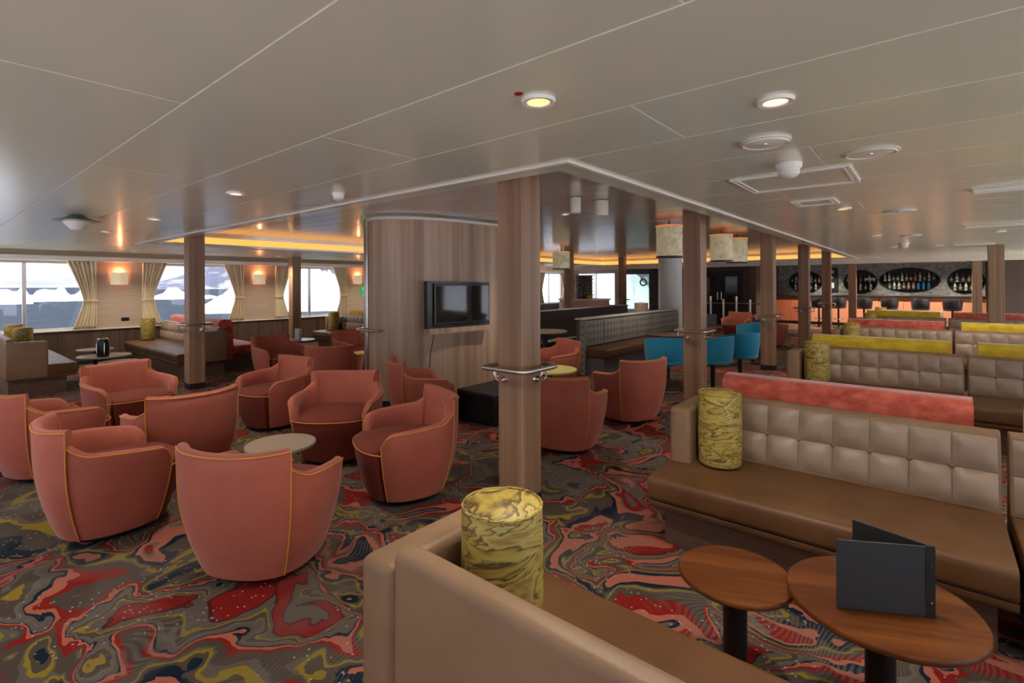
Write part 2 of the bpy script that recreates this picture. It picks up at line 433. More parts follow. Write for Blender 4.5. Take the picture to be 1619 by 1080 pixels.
# coffer
b = MB().box(CX0 - .2, CX1 + .2, CY0 - .2, CY1 + .2, HK + .002, HK + .15)
cof = struct(b.build('ceiling_recess', 'seam_glint', smooth=0)); cof['label'] = 'raised glossy ceiling bay over the middle of the lounge'
y = CY0; i = 0
while y < CY1 - .1:
    yb = min(y + .29, CY1)
    xs = [CX0, CX0 + (CX1 - CX0) * (.38 if i % 2 else .62), CX1]
    for a_, c_ in zip(xs, xs[1:]): ceil_panel(a_, c_, y, yb, HK - .001, 'ceiling_coffer', cof)
    y = yb; i += 1
def ring_boxes(x0, x1, y0, y1, w_, z0, z1):
    m = MB(); m.box(x0 - w_, x1 + w_, y0 - w_, y0, z0, z1); m.box(x0 - w_, x1 + w_, y1, y1 + w_, z0, z1)
    m.box(x0 - w_, x0, y0, y1, z0, z1); m.box(x1, x1 + w_, y0, y1, z0, z1); return m
struct(ring_boxes(CX0, CX1, CY0, CY1, .172, HC - .002, HK).build('trim_1', 'ceiling', smooth=0))['label'] = 'flat border around the raised ceiling bay'
struct(ring_boxes(CX0 - .172, CX1 + .172, CY0 - .172, CY1 + .172, .028, HC - .016, HC + .003).build('trim_2', 'white_trim', smooth=0))['label'] = 'thin white edge strip around the raised ceiling bay'
# glowing cove strips standing on the inside of the bay
for nm, bx in (('along the window side', (CX0 + .002, CX0 + .03, CY0 + .1, CY1, HC + .035, HC + .15)), ('along the bar side', (CX0 + .05, CX1 - .05, CY1 - .03, CY1 - .002, HC + .035, HC + .15))):
    t = thing('cove_light', 'amber glowing cove light ' + nm + ' of the raised ceiling', 'light', ((bx[0] + bx[1]) / 2, (bx[2] + bx[3]) / 2, HC + .02))
    cx, cy, cz = t.location
    MB().box(bx[0] - cx, bx[1] - cx, bx[2] - cy, bx[3] - cy, bx[4] - cz, bx[5] - cz).build('diffuser', 'cove', t, 0)
    if 'window' in nm: MB().box(-.014, .05, bx[2] - cy, bx[3] - cy, -.02, .015).build('ledge', 'ceiling', t, 0)
    else: MB().box(bx[0] - cx, bx[1] - cx, -.05, .014, -.02, .015).build('ledge', 'ceiling', t, 0)
# bar fascia
struct(MB().box(XL, XR, CY1 + .2, CY1 + .32, 2.15, HC).build('trim_3', 'white_trim', smooth=0))['label'] = 'white bulkhead across the ceiling in front of the bar'

# walls with windows
ZS, ZT = .70, 2.10; HW = 1.0
def wall_boxes(lo, hi, wins, hw, zs, zt, put):
    put(lo, hi, 0, zs); put(lo, hi, zt, HC)
    ys = [lo]
    for c in wins: ys += [max(c - hw, lo), min(c + hw, hi)]
    ys.append(hi)
    for a_, c_ in zip(ys[0::2], ys[1::2]):
        if c_ > a_ + .01: put(a_, c_, zs, zt)
m = MB(); wall_boxes(YB, 20.5, WIN_L[:8], HW, ZS, ZT, lambda a, c, z0, z1: m.box(XL - .25, XL, a, c, z0, z1)); wl = struct(m.build('wall_left', 'cream_wall', smooth=0))
m = MB(); wall_boxes(YB, YF, WIN_R, 1.05, .22, 2.14, lambda a, c, z0, z1: m.box(XR, XR + .25, a, c, z0, z1)); wr = struct(m.build('wall_right', 'cream_wall', smooth=0))
m = MB(); wall_boxes(XL - .25, XR + .25, WIN_B, 1.05, .22, 2.14, lambda a, c, z0, z1: m.box(a, c, YB - .2, YB, z0, z1)); wb = struct(m.build('wall_back', 'cream_wall', smooth=0))
nwin = 0
def window(loc, rz, hw, h):
    """local +x points into the room"""
    global nwin; nwin += 1
    root = bpy.data.objects.new('window_%d' % nwin, None); COL.objects.link(root); struct(root); root.location = loc; root.rotation_euler = (0, 0, rz)
    m = MB()
    m.box(-.03, .03, -hw, -hw + .05, 0, h); m.box(-.03, .03, hw - .05, hw, 0, h); m.box(-.03, .03, -hw + .05, hw - .05, 0, .05); m.box(-.03, .03, -hw + .05, hw - .05, h - .05, h)
    m.build('window_frame', 'white_trim', root, 0)
    MB().rbox(-.035, .035, -.03, .03, .05, h - .05, .008, 1).build('mullion', 'steel', root)
    for s_ in (-1, 1):
        a_, c_ = sorted((s_ * .03, s_ * (hw - .05)))
        MB().box(-.004, .004, a_, c_, .05, h - .05).build('pane', 'glass', root, 0)
    MB().rbox(-.05, .15, -hw + .002, hw - .002, -.01, .02, .006, 1).build('window_sill', 'white_trim', root)
for c in WIN_L[:8]:
    window((XL - .16, c, ZS), 0, HW, ZT - ZS)
for c in WIN_R: window((XR + .16, c, .22), PI, 1.05, 1.92)
for c in WIN_B: window((c, YB - .12, .22), PI / 2, 1.05, 1.92)
# dado panels, ledge and cornice on the left wall
pan = MB().rbox(0, .025, -.478, .478, .06, ZS - .012, .004, 1).mesh('dado_panel', 'wood_dado')
y = YB + .48
while y < 20: link('dado_panel', pan, wl, (XL, y, 0)); y += .966
ledge = struct(MB().rbox(XL, XL + .06, YB, 20.3, ZS - .012, ZS + .012, .006, 2).build('trim_4', 'white_trim')); ledge['label'] = 'pale ledge on top of the wood dado under the windows'
struct(MB().rbox(XL, XL + .16, YB, 20.3, 2.10, 2.20, .02, 2).build('trim_5', 'white_trim'))['label'] = 'white cornice above the windows'
struct(MB().box(XL, XL + .03, YB, 20.3, 0, .06).build('baseboard_left', 'black', smooth=0))

# far walls
m = MB(); wall_boxes(-13.3, -10.6, [-11.9], 1.0, .6, 2.1, lambda a, c, z0, z1: m.box(a, c, 20.3, 20.5, z0, z1)); struct(m.build('wall_far_left', 'cream_wall', smooth=0))
window((-11.9, 20.42, .6), -PI / 2, 1.0, 1.5)
struct(MB().box(-9.2, -5.2, 20.3, 20.5, 0, HC).build('wall_far', 'dark_wall', smooth=0))
struct(MB().box(-5.2, -5.0, 20.3, YF, 0, HC).build('wall_bar_side', 'brown_wall', smooth=0))
# ================================================================== OUTSIDE
def outside():
    SEA = -8.0
    struct(MB().box(-4000, XL - 6, -3000, 3000, SEA - .5, SEA).build('sea', 'sea', smooth=0)); bpy.data.objects['sea']['label'] = 'dark blue rippled sea outside the windows'
    struct(MB().box(XR + 6, 3000, -3000, 3000, SEA - .5, SEA + .3).build('bounce_ice', 'snow', smooth=0)); bpy.data.objects['bounce_ice']['label'] = 'unseen white ice added on the other side of the ship to bounce light'  # unseen ice added as a reflector outside the right windows
    struct(MB().box(XL - 6, XR + 6, -3000, -12, SEA - .5, SEA + .3).build('bounce_ice_astern', 'snow', smooth=0)); bpy.data.objects['bounce_ice_astern']['label'] = 'unseen white ice added behind the ship to bounce light'  # unseen ice added as a reflector outside the rear windows
    for nm, xa, xb, lab in (('bounce_deck', XL - 4.2, XL - .26, 'added white deck below the left windows, bouncing light up'), ('bounce_deck_beyond', XR + .26, XR + 4.2, 'added white deck below the right windows, bouncing light up')):  # decks added as reflectors to throw daylight onto the ceiling
        struct(MB().box(xa, xb, YB - 2, YF + 2, -.35, -.12).build(nm, 'white', smooth=0))['label'] = lab
    struct(MB().box(XL - 6, XR + 6, 29, 3000, SEA - .5, SEA + .3).build('ice_field_ahead', 'snow', smooth=0))['label'] = 'flat white sea ice beyond the far end of the ship'
    rnd = random.Random(3)
    def ridge(name, label, d, a0, a1, hfun, thick, m, n=90, cat='iceberg'):
        """a solid range of hills: strip of ground rows rising from the water, azimuths in degrees left of +Y"""
        rowsn = 9; vs = []; fs = []
        for i in range(n + 1):
            a = R(a0 + (a1 - a0) * i / n)
            h = hfun(i / n)
            for k in range(rowsn):
                u = k / (rowsn - 1)
                prof = math.sin(min(u / .55, 1) * PI / 2) if u < .55 else math.cos((u - .55) / .45 * PI / 2)
                dd = d + thick * u; z = SEA + h * prof * (1 + .12 * rnd.uniform(-1, 1)) if 0 < k < rowsn - 1 else SEA - .4
                vs.append((-math.sin(a) * dd, math.cos(a) * dd, z))
        for i in range(n):
            for k in range(rowsn - 1): fs.append((i * rowsn + k, (i + 1) * rowsn + k, (i + 1) * rowsn + k + 1, i * rowsn + k + 1))
        o = MB().add(vs, fs).build(name, m, smooth=25); tag(o, label, cat); return o
    def bumps(seed, base, amp, fr):
        r_ = random.Random(seed); ph = [(r_.uniform(0, 6), r_.uniform(.6, 1.5)) for _ in range(6)]
        return lambda u: max(.3, (base + amp * sum(math.sin(u * fr * (1 + .9 * j) * q + p) / (1 + j * .6) for j, (p, q) in enumerate(ph))) * min(1, 8 * u, 8 * (1 - u)))
    # long snow shore far off behind the first window
    ridge('ice_shore', 'long low line of white icebergs along the dark sea', 420, 70, 108, bumps(2, 6.5, 2.6, 60), 60, 'snow', 160)
    ridge('snow_peak', 'pointed white iceberg at the far left of the first window', 372, 83.5, 88.8, lambda u: 3 + 12 * max(0, 1 - abs(u - .62) / .5) ** 1.5, 40, 'snow', 40)
    ridge('glacier', 'broad white glacier slope behind the second and third windows', 195, 22, 72, lambda u: (15 + 4 * math.sin(u * 9) + 2 * math.sin(u * 31)) * min(1, 9 * u, 9 * (1 - u)), 70, 'snow', 140, 'glacier')
    ridge('mountain_range', 'blue grey mountains streaked with snow behind the glacier', 1500, 18, 76, bumps(5, 150, 40, 10), 700, 'mountain', 120, 'mountain')
    b = MB(); b.lathe([(3.2, -.3), (3.0, .6), (2.2, 1.6), (1.2, 2.3), (0.0, 2.6)], 14, (0, 0, 0), 1.6, 1.0)
    o = b.build('ice_floe', 'snow', loc=(-62, 4.3, SEA)); tag(o, 'small white ice floe close to the ship at the left frame edge', 'ice floe')
outside()

# ================================================================== COLUMNS
def rail_ring(par, hw, z, m='steel'):
    r = .055; p = []
    for cx, cy, a0 in ((hw - r, hw - r, 0), (-hw + r, hw - r, PI / 2), (-hw + r, -hw + r, PI), (hw - r, -hw + r, 1.5 * PI)):
        p += [(x, y, z) for x, y in arc(cx, cy, r, a0, a0 + PI / 2, 5)]
    o = MB().tube(p, .017, 10, True).build('grab_rail', m, par)
    return o
cw = .11
col_me = {
 'shaft': MB().rbox(-cw, cw, -cw, cw, .0, 1, .004, 1).mesh('shaft', 'wood', 30),
 'plinth': MB().box(-cw - .002, cw + .002, -cw - .002, cw + .002, 0, .09).mesh('plinth', 'black', 0)}
br = MB()
br.tube([(0, .201, 1.0), (0, .201, .93), (0, .19, .915), (0, .11, .915)], .008, 8)
br_me = br.mesh('bracket', 'chrome')
fl_me = MB().lathe([(.0, .012), (.026, .012), (.03, 0), (0, 0)], 14).mesh('flange', 'chrome')
def column(x, y, label, top=HC, rail=True):
    t = thing('column', label, 'column', (x, y, 0), 0, 'square wood-clad columns')
    o = link('shaft', MB().rbox(-cw, cw, -cw, cw, .0, top - .002, .004, 1).mesh('shaft', 'wood', 30), t)
    link('plinth', col_me['plinth'], t)
    if rail:
        g = rail_ring(t, .2, 1.0)
        for k in range(4):
            for dx in (-.05,) if k % 2 else (.05,):
                q = link('bracket', br_me, g); q.rotation_euler = (0, 0, k * PI / 2); q.location = Matrix.Rotation(k * PI / 2, 3, 'Z') @ Vector((dx, 0, 0))
                f_ = link('flange', fl_me, g); f_.rotation_euler = (-PI / 2, 0, k * PI / 2); f_.location = Matrix.Rotation(k * PI / 2, 3, 'Z') @ Vector((dx, cw, .915))
    return t
CYS = [2.83, 6.38, 10.15, 13.6, 17.0]
for i, (y, lab) in enumerate(zip(CYS, ('nearest and widest wood column with steel grab rail in the middle of the photo', 'wood column with grab rail beside the first teal chairs', 'wood column with grab rail between the teal chairs and the sofas, third in the receding row', 'wood column with grab rail in front of the orange bar, fourth in the receding row', 'thin wood column with grab rail at the end of the white ceiling edge'))):
    column(-2.29, y, lab, HK)
column(-2.0, 20.4, 'thin wood column just in front of the bar under the white bulkhead', HC, False)
column(-8.8, 2.83, 'wood column with grab rail behind the left group of coral armchairs', HK)
column(-12.3, 6.2, 'narrow wood column beside the third window and the grey tufted sofa', HC, False)
column(-8.8, 13.4, 'wood column beyond the dark low partition, near the far windows', HK, False)
column(-8.8, 17.0, 'wood column with grab rail in front of the round buffet', HK)
column(.97, 13.19, 'wood column standing among the sofas at the right of the bar', HC, False)
column(1.1, 20.6, 'wood column touching the right end of the orange bar', HC, False)

# ================================================================== TV WALL
def tv_wall():
    pts = [(-5.78, 3.93), (-5.68, 3.885), (-5.56, 3.88), (-5.44, 3.915), (-5.33, 3.98), (-5.23, 4.09), (-5.14, 4.23), (-5.06, 4.36), (-5.0, 4.5), (-4.95, 4.72), (-4.92, 4.95), (-4.89, 5.25), (-4.87, 5.55), (-4.86, 6.0)]
    inner = [(x - .16, y + .10) for x, y in pts]
    root = bpy.data.objects.new('wall_screen', None); COL.objects.link(root); struct(root); root['label'] = 'curved wood-clad partition carrying the television'
    MB().prism(pts + inner[::-1], 0.09, HK - .06, 'z').build('cladding', 'wood_wall', root, 40)
    MB().prism([(x - .03, y + .02) for x, y in pts] + inner[::-1], 0, .09, 'z').build('plinth', 'black', root, 40)
    o2 = [(x + .05 * .8, y - .05 * .6) for x, y in pts]; o2[0] = (-5.83, 3.92)
    MB().prism(o2 + inner[::-1], HK - .06, HK - .025, 'z').build('top_cap', 'white_trim', root, 40)
    MB().rbox(-5.86, -5.77, 3.90, 4.03, 0.0, HK - .03, .02, 3).build('edge_strip', 'steel', root)
    # handrail on the near end
    g = MB(); g.tube([(-5.98, 4.02, 1.0), (-5.95, 3.87, 1.0), (-5.85, 3.80, 1.0), (-5.6, 3.79, 1.0), (-5.42, 3.83, 1.0)], .016, 10)
    g.build('grab_rail', 'steel', root)
tv_wall()
def tv():
    # recess frame + screen on the flank of the wall (faces +X)
    a = Vector((-4.94, 4.22)); e = Vector((-4.80, 5.24))     # along the wall
    L_ = (e - a).length; ang = math.atan2(e.y - a.y, e.x - a.x)
    t = thing('television', 'flat black television mounted on the curved wood wall', 'television', (a.x, a.y, 0), ang)
    # local x along the wall, local -y towards the viewer
    MB().box(.0, L_, -.02, .06, 1.02, 1.63).build('back_box', 'bezel', t, 0)
    m = MB(); x0, x1, z0, z1 = .09, L_ - .03, 1.075, 1.60
    m.rbox(x0, x1, -.055, -.02, z0, z1, .006, 1); fr = m.build('bezel', 'bezel', t)
    MB().box(x0 + .02, x1 - .02, -.058, -.054, z0 + .03, z1 - .02).build('screen', 'screen', fr, 0)
    MB().box(.0, L_, -.075, .06, .96, 1.03).build('shelf', 'wood_wall', t, 0)
    MB().box(.0, .05, -.03, .06, 1.63, 1.64).build('frame_top', 'bezel', t, 0)
    MB().tube([(.06, -.07, 1.0), (.055, -.07, .9), (.02, -.06, .75), (.0, -.06, .55), (-.01, -.05, .4)], .006, 6).build('cable', 'black', t)
tv()
t = thing('cabinet', 'low black cabinet on the carpet between the nearest column and the television wall', 'cabinet', (-4.02, 4.5, 0))
MB().rbox(-.3, .3, -.35, .35, .02, .36, .01, 2).build('body', 'black', t)
MB().box(-.28, .28, -.33, .33, 0, .02).build('plinth', 'black_metal', t, 0)
MB().box(-.27, .27, -.36, -.35, .05, .33).build('front_grille', 'black_metal', t, 0)

# ================================================================== CORAL ARMCHAIR
def sup(th, a, b, n=2.5):
    c, s_ = math.cos(th), math.sin(th)
    return 1.0 / ((abs(s_) / a) ** n + (abs(c) / b) ** n) ** (1 / n)
def flare(h):       # plan scale with height: narrow foot, full middle
    u = min(max((h - .05) / .5, 0), 1)
    return .72 + .26 * math.sin(u * PI / 2) ** .9 + .05 * max(0, h - .5)
A_, B_ = .41, .385
BACK = R(50)
def make_armchair(name, fabric, seat_fabric, pipe, TB=.755, TA=.60):
    t = thing(name, 'x', 'armchair')
    def top_arm(u): return TA + .055 * max(0, 1 - u * 5) ** 1.6 - .045 * u ** 1.5 - .07 * max(0, (u - .84) / .16) ** 2.2    # u 0 at the back, 1 at the arm tip
    TH = .065
    def P(th, r, h): return (r * math.sin(th), -r * math.cos(th) - .01, h)
    def shell(th0, th1, n, topf, out=0.):
        loops = []
        for i in range(n + 1):
            th = th0 + (th1 - th0) * i / n; top = topf(i / n); ro = sup(th, A_, B_) + out
            lp = []
            for k in range(9):
                h = .05 + (top - .025 - .05) * k / 8; lp.append(P(th, ro * flare(h), h))
            rt = ro * flare(top)
            lp += [P(th, rt - .008, top - .008), P(th, rt - .024, top), P(th, rt - .042, top - .003), P(th, rt - TH + .008, top - .018), P(th, rt - TH, top - .04)]
            for h in (.52, .46, .40, .34): 
                if h < top - .05: lp.append(P(th, ro * flare(h) - TH - .012, h))
                else: lp.append(P(th, rt - TH - .004, top - .045))
            loops.append(lp)
        m = len(loops[0]); vs = [p for lp in loops for p in lp]; fs = []
        for i in range(n):
            for k in range(m): fs.append((i * m + k, i * m + (k + 1) % m, (i + 1) * m + (k + 1) % m, (i + 1) * m + k))
        fs.append(tuple(range(m))); fs.append(tuple(n * m + k for k in reversed(range(m))))
        return MB().add(vs, fs)
    shell(-BACK, BACK, 22, lambda u: TB - .014 * math.sin(u * PI), .012).build('backrest', fabric, t, 50)
    END = R(128)
    for s_ in (1, -1):
        shell(s_ * BACK, s_ * END, 20, top_arm).build('arm', fabric, t, 50)
    # seat: plug with upholstered front that runs down to the foot
    prof = [(.05, 0), (.14, 0), (.24, 0), (.33, 0), (.40, 0), (.425, -.012), (.436, -.03)]
    n = 56; vs = []; fs = []; m = len(prof) + 2
    for i in range(n):
        th = 2 * PI * i / n; back = abs(((th + PI) % (2 * PI)) - PI) < END + R(4)
        ro = sup(th, A_, B_)
        for h, dr in prof:
            r_ = ro * flare(h) + (-TH + .006 if back else .006) + dr
            vs.append(P(th, r_, h))
        vs.append(P(th, ro * flare(.44) * .55, .452)); vs.append(P(th, ro * .2, .458))
    for i in range(n):
        j = (i + 1) % n
        for k in range(m - 1): fs.append((i * m + k, j * m + k, j * m + k + 1, i * m + k + 1))
    fs.append(tuple(i * m for i in reversed(range(n)))); fs.append(tuple(i * m + m - 1 for i in range(n)))
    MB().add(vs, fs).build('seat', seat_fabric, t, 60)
    pm = MB(); r = .0036
    def outer(th, h, out): return P(th, (sup(th, A_, B_) + out) * flare(h) + .002, h)
    for s_ in (1, -1):
        pm.tube([outer(s_ * (BACK + .004), .05 + (TB - .07) * k / 12, .012) for k in range(13)], r, 6)
        pm.tube([outer(s_ * (BACK + (END - BACK) * k / 16), top_arm(k / 16) - .014, .0) for k in range(17)] + [outer(s_ * END, .05 + (TA - .15 - .05) * k / 8, .001) for k in range(8, -1, -1)], r, 6)
        th = s_ * (BACK - .02)
        pm.tube([P(th, (sup(th, A_, B_)) * flare(h) - TH - .004 + .0, h) for h in (.46, .55, .64, .70)], r * .8, 6)
    pm.tube([outer(-BACK + 2 * BACK * k / 16, TB - .014 * math.sin(k / 16 * PI) - .016, .012) for k in range(17)], r, 6)
    pm.tube([P(END + (2 * PI - 2 * END) * k / 16, sup(END + (2 * PI - 2 * END) * k / 16, A_, B_) * flare(.41) + .008, .412) for k in range(17)], r, 6)
    pm.build('piping', pipe, t)
    MB().lathe([(.0, .0), (.235, .0), (.24, .012), (.24, .05), (0, .05)], 32).build('base', 'black_metal', t)
    return t
def face_angle(x, y, alpha):
    v = math.atan2(y, x) - R(alpha); return v - PI / 2       # chair faces local +Y
CH = [
 (-2.97, 1.33, 35, 'coral tub armchair nearest the camera with its back turned to us'),
 (-4.2, .87, 80, 'coral tub armchair seen from the side, left of the nearest armchair'),
 (-5.82, .78, 70, 'coral tub armchair cut by the left edge of the photo'),
 (-3.12, 2.43, -105, 'coral tub armchair seen from its side, left of the nearest column'),
 (-4.23, 2.53, -163, 'coral tub armchair facing us behind the small grey round table'),
 (-5.76, 2.64, -122, 'coral tub armchair turned left with silver foot, behind the small round table'),
 (-6.62, 1.52, 155, 'coral tub armchair facing us in front of the window tables'),
 (-4.86, 1.46, -18, 'coral tub armchair with its back to us behind the side-on armchair'),
 (-4.5, 3.78, 78, 'coral tub armchair just below the television wall'),
 (-8.37, 3.96, 150, 'coral tub armchair facing us beside the coral velvet sofa'),
 (-6.72, 3.99, 15, 'coral tub armchair with its back to us, left of the edge of the television wall'),
 (-8.18, 5.3, 140, 'bright red tub armchair in front of the grey tufted sofa'),
 (-4.36, 6.15, -120, 'coral tub armchair facing left, right behind the nearest column'),
 (-2.76, 4.13, 20, 'coral tub armchair with its back to us touching the right side of the nearest column'),
 (-2.75, 5.43, -38, 'coral tub armchair with its back to us, rightmost of the coral armchairs'),
 (-7.6, 13.0, 160, 'small far coral armchair beyond the quilted banquette'),
 (-4.3, 15.3, 200, 'small far coral armchair near the steel rail posts'),
 (-3.1, 13.9, 30, 'small far red armchair behind the last teal chair'),
]
proto = make_armchair('armchair', 'coral', 'coral_seat_shaded', 'piping')
for i, (x, y, al, lab) in enumerate(CH):
    o = proto if i == 0 else copy_tree(proto)
    o.location = (x, y, 0); o.rotation_euler = (0, 0, face_angle(x, y, al)); o['label'] = lab; o['group'] = 'coral tub armchairs'

# teal pedestal chairs
def make_teal():
    t = thing('tub_chair', 'x', 'chair')
    n = 36; vs = []; fs = []; m = 0
    for i in range(n + 1):
        th = -R(125) + R(250) * i / n; ro = .29; top = .82 - .10 * (abs(th) / R(125)) ** 2
        lp = [(ro * k_ , h) for k_, h in ((.55, .40), (.80, .41), (.92, .46), (.98, .56))] + [(ro * 1.02, top - .02), (ro * 1.0, top), (ro * .93, top), (ro * .90, top - .02), (ro * .86, .56), (ro * .82, .48), (ro * .5, .46)]
        m = len(lp); vs += [(r_ * math.sin(th), -r_ * math.cos(th), h) for r_, h in lp]
    for i in range(n):
        for k in range(m): fs.append((i * m + k, i * m + (k + 1) % m, (i + 1) * m + (k + 1) % m, (i + 1) * m + k))
    fs.append(tuple(range(m))); fs.append(tuple(n * m + k for k in reversed(range(m))))
    MB().add(vs, fs).build('shell', 'teal', t, 50)
    MB().lathe([(0, .40), (.22, .40), (.27, .43), (.27, .47), (.24, .50), (0, .505)], 32).build('seat', 'teal', t)
    MB().lathe([(0, .40), (.10, .40), (.035, .36), (.03, .04), (.03, .03), (0, .03)], 20).build('pedestal', 'black_metal', t)
    MB().lathe([(0, 0), (.21, 0), (.21, .012), (.04, .03), (0, .03)], 28).build('foot', 'black_metal', t)
    return t
TE = [(-3.02, 7.15, -10, 'teal tub chair seen from behind, left of the second column'), (-2.5, 7.7, -55, 'teal tub chair just right of the second column'),
      (-2.35, 8.55, -40, 'teal tub chair on a black pedestal between the second and third columns'), (-2.75, 11.4, -50, 'teal tub chair right of the third column'), (-2.72, 10.75, -30, 'teal tub chair mostly hidden behind the third column')]
tp = make_teal()
for i, (x, y, al, lab) in enumerate(TE):
    o = tp if i == 0 else copy_tree(tp)
    o.location = (x, y, 0); o.rotation_euler = (0, 0, face_angle(x, y, al)); o['label'] = lab; o['group'] = 'teal pedestal chairs'

# ================================================================== SOFAS
PTH = R(11)
def pillow(wd, ht, bulge, m):
    n = 6; vs = []; fs = []
    for i in range(n + 1):
        for j in range(n + 1):
            u, v = -1 + 2 * i / n, -1 + 2 * j / n
            vs.append((u * wd / 2, -bulge * (1 - abs(u) ** 3.2) * (1 - abs(v) ** 3.2), v * ht / 2))
    for i in range(n):
        for j in range(n): a = i * (n + 1) + j; fs.append((a, a + n + 1, a + n + 2, a + 1))
    return MB().add(vs, fs).mesh('back_panel', m, 60)
def rounded(poly, r, seg=4):
    out_ = []; n = len(poly)
    for i in range(n):
        p0, p1, p2 = Vector(poly[i - 1]), Vector(poly[i]), Vector(poly[(i + 1) % n])
        a, c = (p0 - p1).normalized(), (p2 - p1).normalized(); rr = min(r[i], (p0 - p1).length * .45, (p2 - p1).length * .45) if isinstance(r, (list, tuple)) else r
        s0, s1 = p1 + a * rr, p1 + c * rr
        if rr < 1e-4: out_.append(tuple(p1)); continue
        for k in range(seg + 1):
            u = k / seg; out_.append(tuple(s0 * (1 - u) ** 2 + p1 * 2 * u * (1 - u) + s1 * u ** 2))
    return out_
btn_me = MB().lathe([(.013, 0), (.012, .006), (.007, .01), (0, .011)], 10).mesh('button', 'leather_half_lit')
def soft(o, w_):
    md = o.modifiers.new('soft_edge', 'BEVEL'); md.width = w_; md.segments = 3; md.limit_method = 'ANGLE'; md.angle_limit = R(50)
    return o
def leather_sofa(label, x0, yf, L_, arms='L', facing=-1, ncol=8, tuft=True, pale='leather_lit', sections=1):
    """local: x 0..L, front at y=0, back towards +y"""
    t = thing('leather_sofa', label, 'sofa', (x0, yf, 0) if facing < 0 else (x0 + L_, yf, 0), 0 if facing < 0 else PI, 'brown leather sofas')
    sl = L_ / sections
    for k in range(sections):
        a, c = k * sl + .004, (k + 1) * sl - .004
        soft(MB().prism(rounded([(-.0, .295), (-.005, .435), (.64, .45), (.64, .295)], [.03, .045, .01, .01]), a, c).build('seat_cushion', 'leather', t, 40), .02)
        MB().prism(rounded([(.02, .245), (.012, .293), (.62, .293), (.62, .245)], [.02, .02, 0, 0]), a, c).build('seat_roll', 'leather', t, 40)
        a2 = .137 if 'L' in arms and k == 0 else a; c2 = L_ - .137 if 'R' in arms and k == sections - 1 else c
        soft(MB().prism(rounded([(.60, .40), (.688, .815), (.715, .838), (.775, .832), (.78, .25), (.62, .25)], [.0, .02, .03, .03, .01, 0]), a2, c2).build('backrest', 'leather_half_lit', t, 40), .02)
    MB().box(.06, L_ - .06, .13, .76, .0, .25).build('plinth', 'wood_plinth', t, 0)
    xa0, xa1 = 0, L_
    for s_ in arms:
        if s_ == 'L': MB().rbox(.0, .14, .34, .80, .25, .79, .03, 3).build('arm', 'leather_half_lit', t); xa0 = .15
        else: MB().rbox(L_ - .14, L_, .34, .80, .25, .79, .03, 3).build('arm', 'leather_half_lit', t); xa1 = L_ - .15
    if tuft:
        wd = (xa1 - xa0 - .03) / ncol; ht = .17
        ti = math.atan2(.085, .40); me = pillow(wd - .004, ht, .026, pale); 
        for i in range(ncol):
            for j in (0, 1):
                z = .55 + j * (ht + .003) ; yy = .60 + (z - .40) * .085 / .40 - .002
                link('back_panel', me, t, (xa0 + .015 + wd * (i + .5), yy, z), (-ti, 0, 0))
            if i:
                z = .55 + ht / 2 + .001; yy = .60 + (z - .40) * .085 / .40 - .002
                link('button', btn_me, t, (xa0 + .015 + wd * i, yy - .001, z), (PI / 2, 0, 0))
    return t
def velvet_sofa(label, x0, yrear, L_, m, facing=1):
    t = thing('velvet_sofa', label, 'sofa', (x0 + L_, yrear + .84, 0), PI, 'velvet sofas back to back with the leather ones')
    if facing < 0: t.location = (x0, yrear - .84, 0); t.rotation_euler = (0, 0, 0)
    MB().prism(rounded([(0, .28), (0, .44), (.66, .45), (.66, .28)], [.04, .06, 0, 0]), .005, L_ - .005).build('seat_cushion', m, t, 40)
    MB().prism(rounded([(.58, .36), (.60, .91), (.66, .957), (.80, .955), (.84, .91), (.84, .2), (.6, .2)], [0, .05, .05, .05, .04, 0, 0]), 0, L_).build('backrest', m, t, 40)
    soft(t.children[-1], .03)
    MB().box(.05, L_ - .05, .1, .80, 0, .28).build('plinth', 'grey_cloth', t, 0)
    return t
SX0, SX1 = -1.32, .28
leather_sofa('brown leather sofa in the foreground seen from behind with a bolster in its corner', SX0, 1.66, 1.6, 'R', 1)
leather_sofa('brown leather sofa section seen from behind at the bottom right corner', .30, 1.66, 1.6, '', 1)
RY = [2.85, 6.35, 9.85, 13.35]
names = ['nearest', 'second', 'third', 'fourth']
for i, y in enumerate(RY):
    leather_sofa('%s brown tufted leather sofa facing us with a yellow bolster at its left arm' % names[i], SX0, y, 1.6, 'L')
    leather_sofa('%s-row brown tufted leather sofa section at the right edge, right of the joint' % names[i], .30, y, 1.6, '')
vc = [('velvet_coral', 'velvet_yellow'), ('velvet_yellow', 'velvet_yellow'), ('velvet_coral', 'velvet_yellow'), ('velvet_yellow', 'velvet_coral')]
for i, y in enumerate(RY):
    c0, c1 = vc[i]
    velvet_sofa('%s velvet sofa top showing behind the %s left-hand leather sofa' % (c0.split('_')[1] if c0 != 'velvet_coral' else 'orange red', names[i]), -1.12, y + .79, 1.3, c0)
    velvet_sofa('%s velvet sofa top showing behind the %s-row sofa at the right edge' % (c1.split('_')[1] if c1 != 'velvet_coral' else 'orange red', names[i]), .39, y + .79, 1.3, c1)
# window side
leather_sofa('grey brown leather sofa seen from its end at the left frame edge under the window', -12.95, 1.64, 2.95, 'L', 1, 16, sections=2)
leather_sofa('grey brown tufted leather sofa beside the left column, facing the window tables', -12.95, 2.85, 3.25, 'R', -1, 16, sections=2)
velvet_sofa('coral velvet sofa with rounded back right of the left column', -12.9, 3.66, 2.75, 'velvet_coral')
leather_sofa('grey tufted leather sofa under the third window', -12.0, 6.5, 2.9, 'L', -1, 16, sections=2)
velvet_sofa('yellow velvet sofa top behind the grey sofa under the third window', -11.6, 7.3, 1.7, 'velvet_yellow')

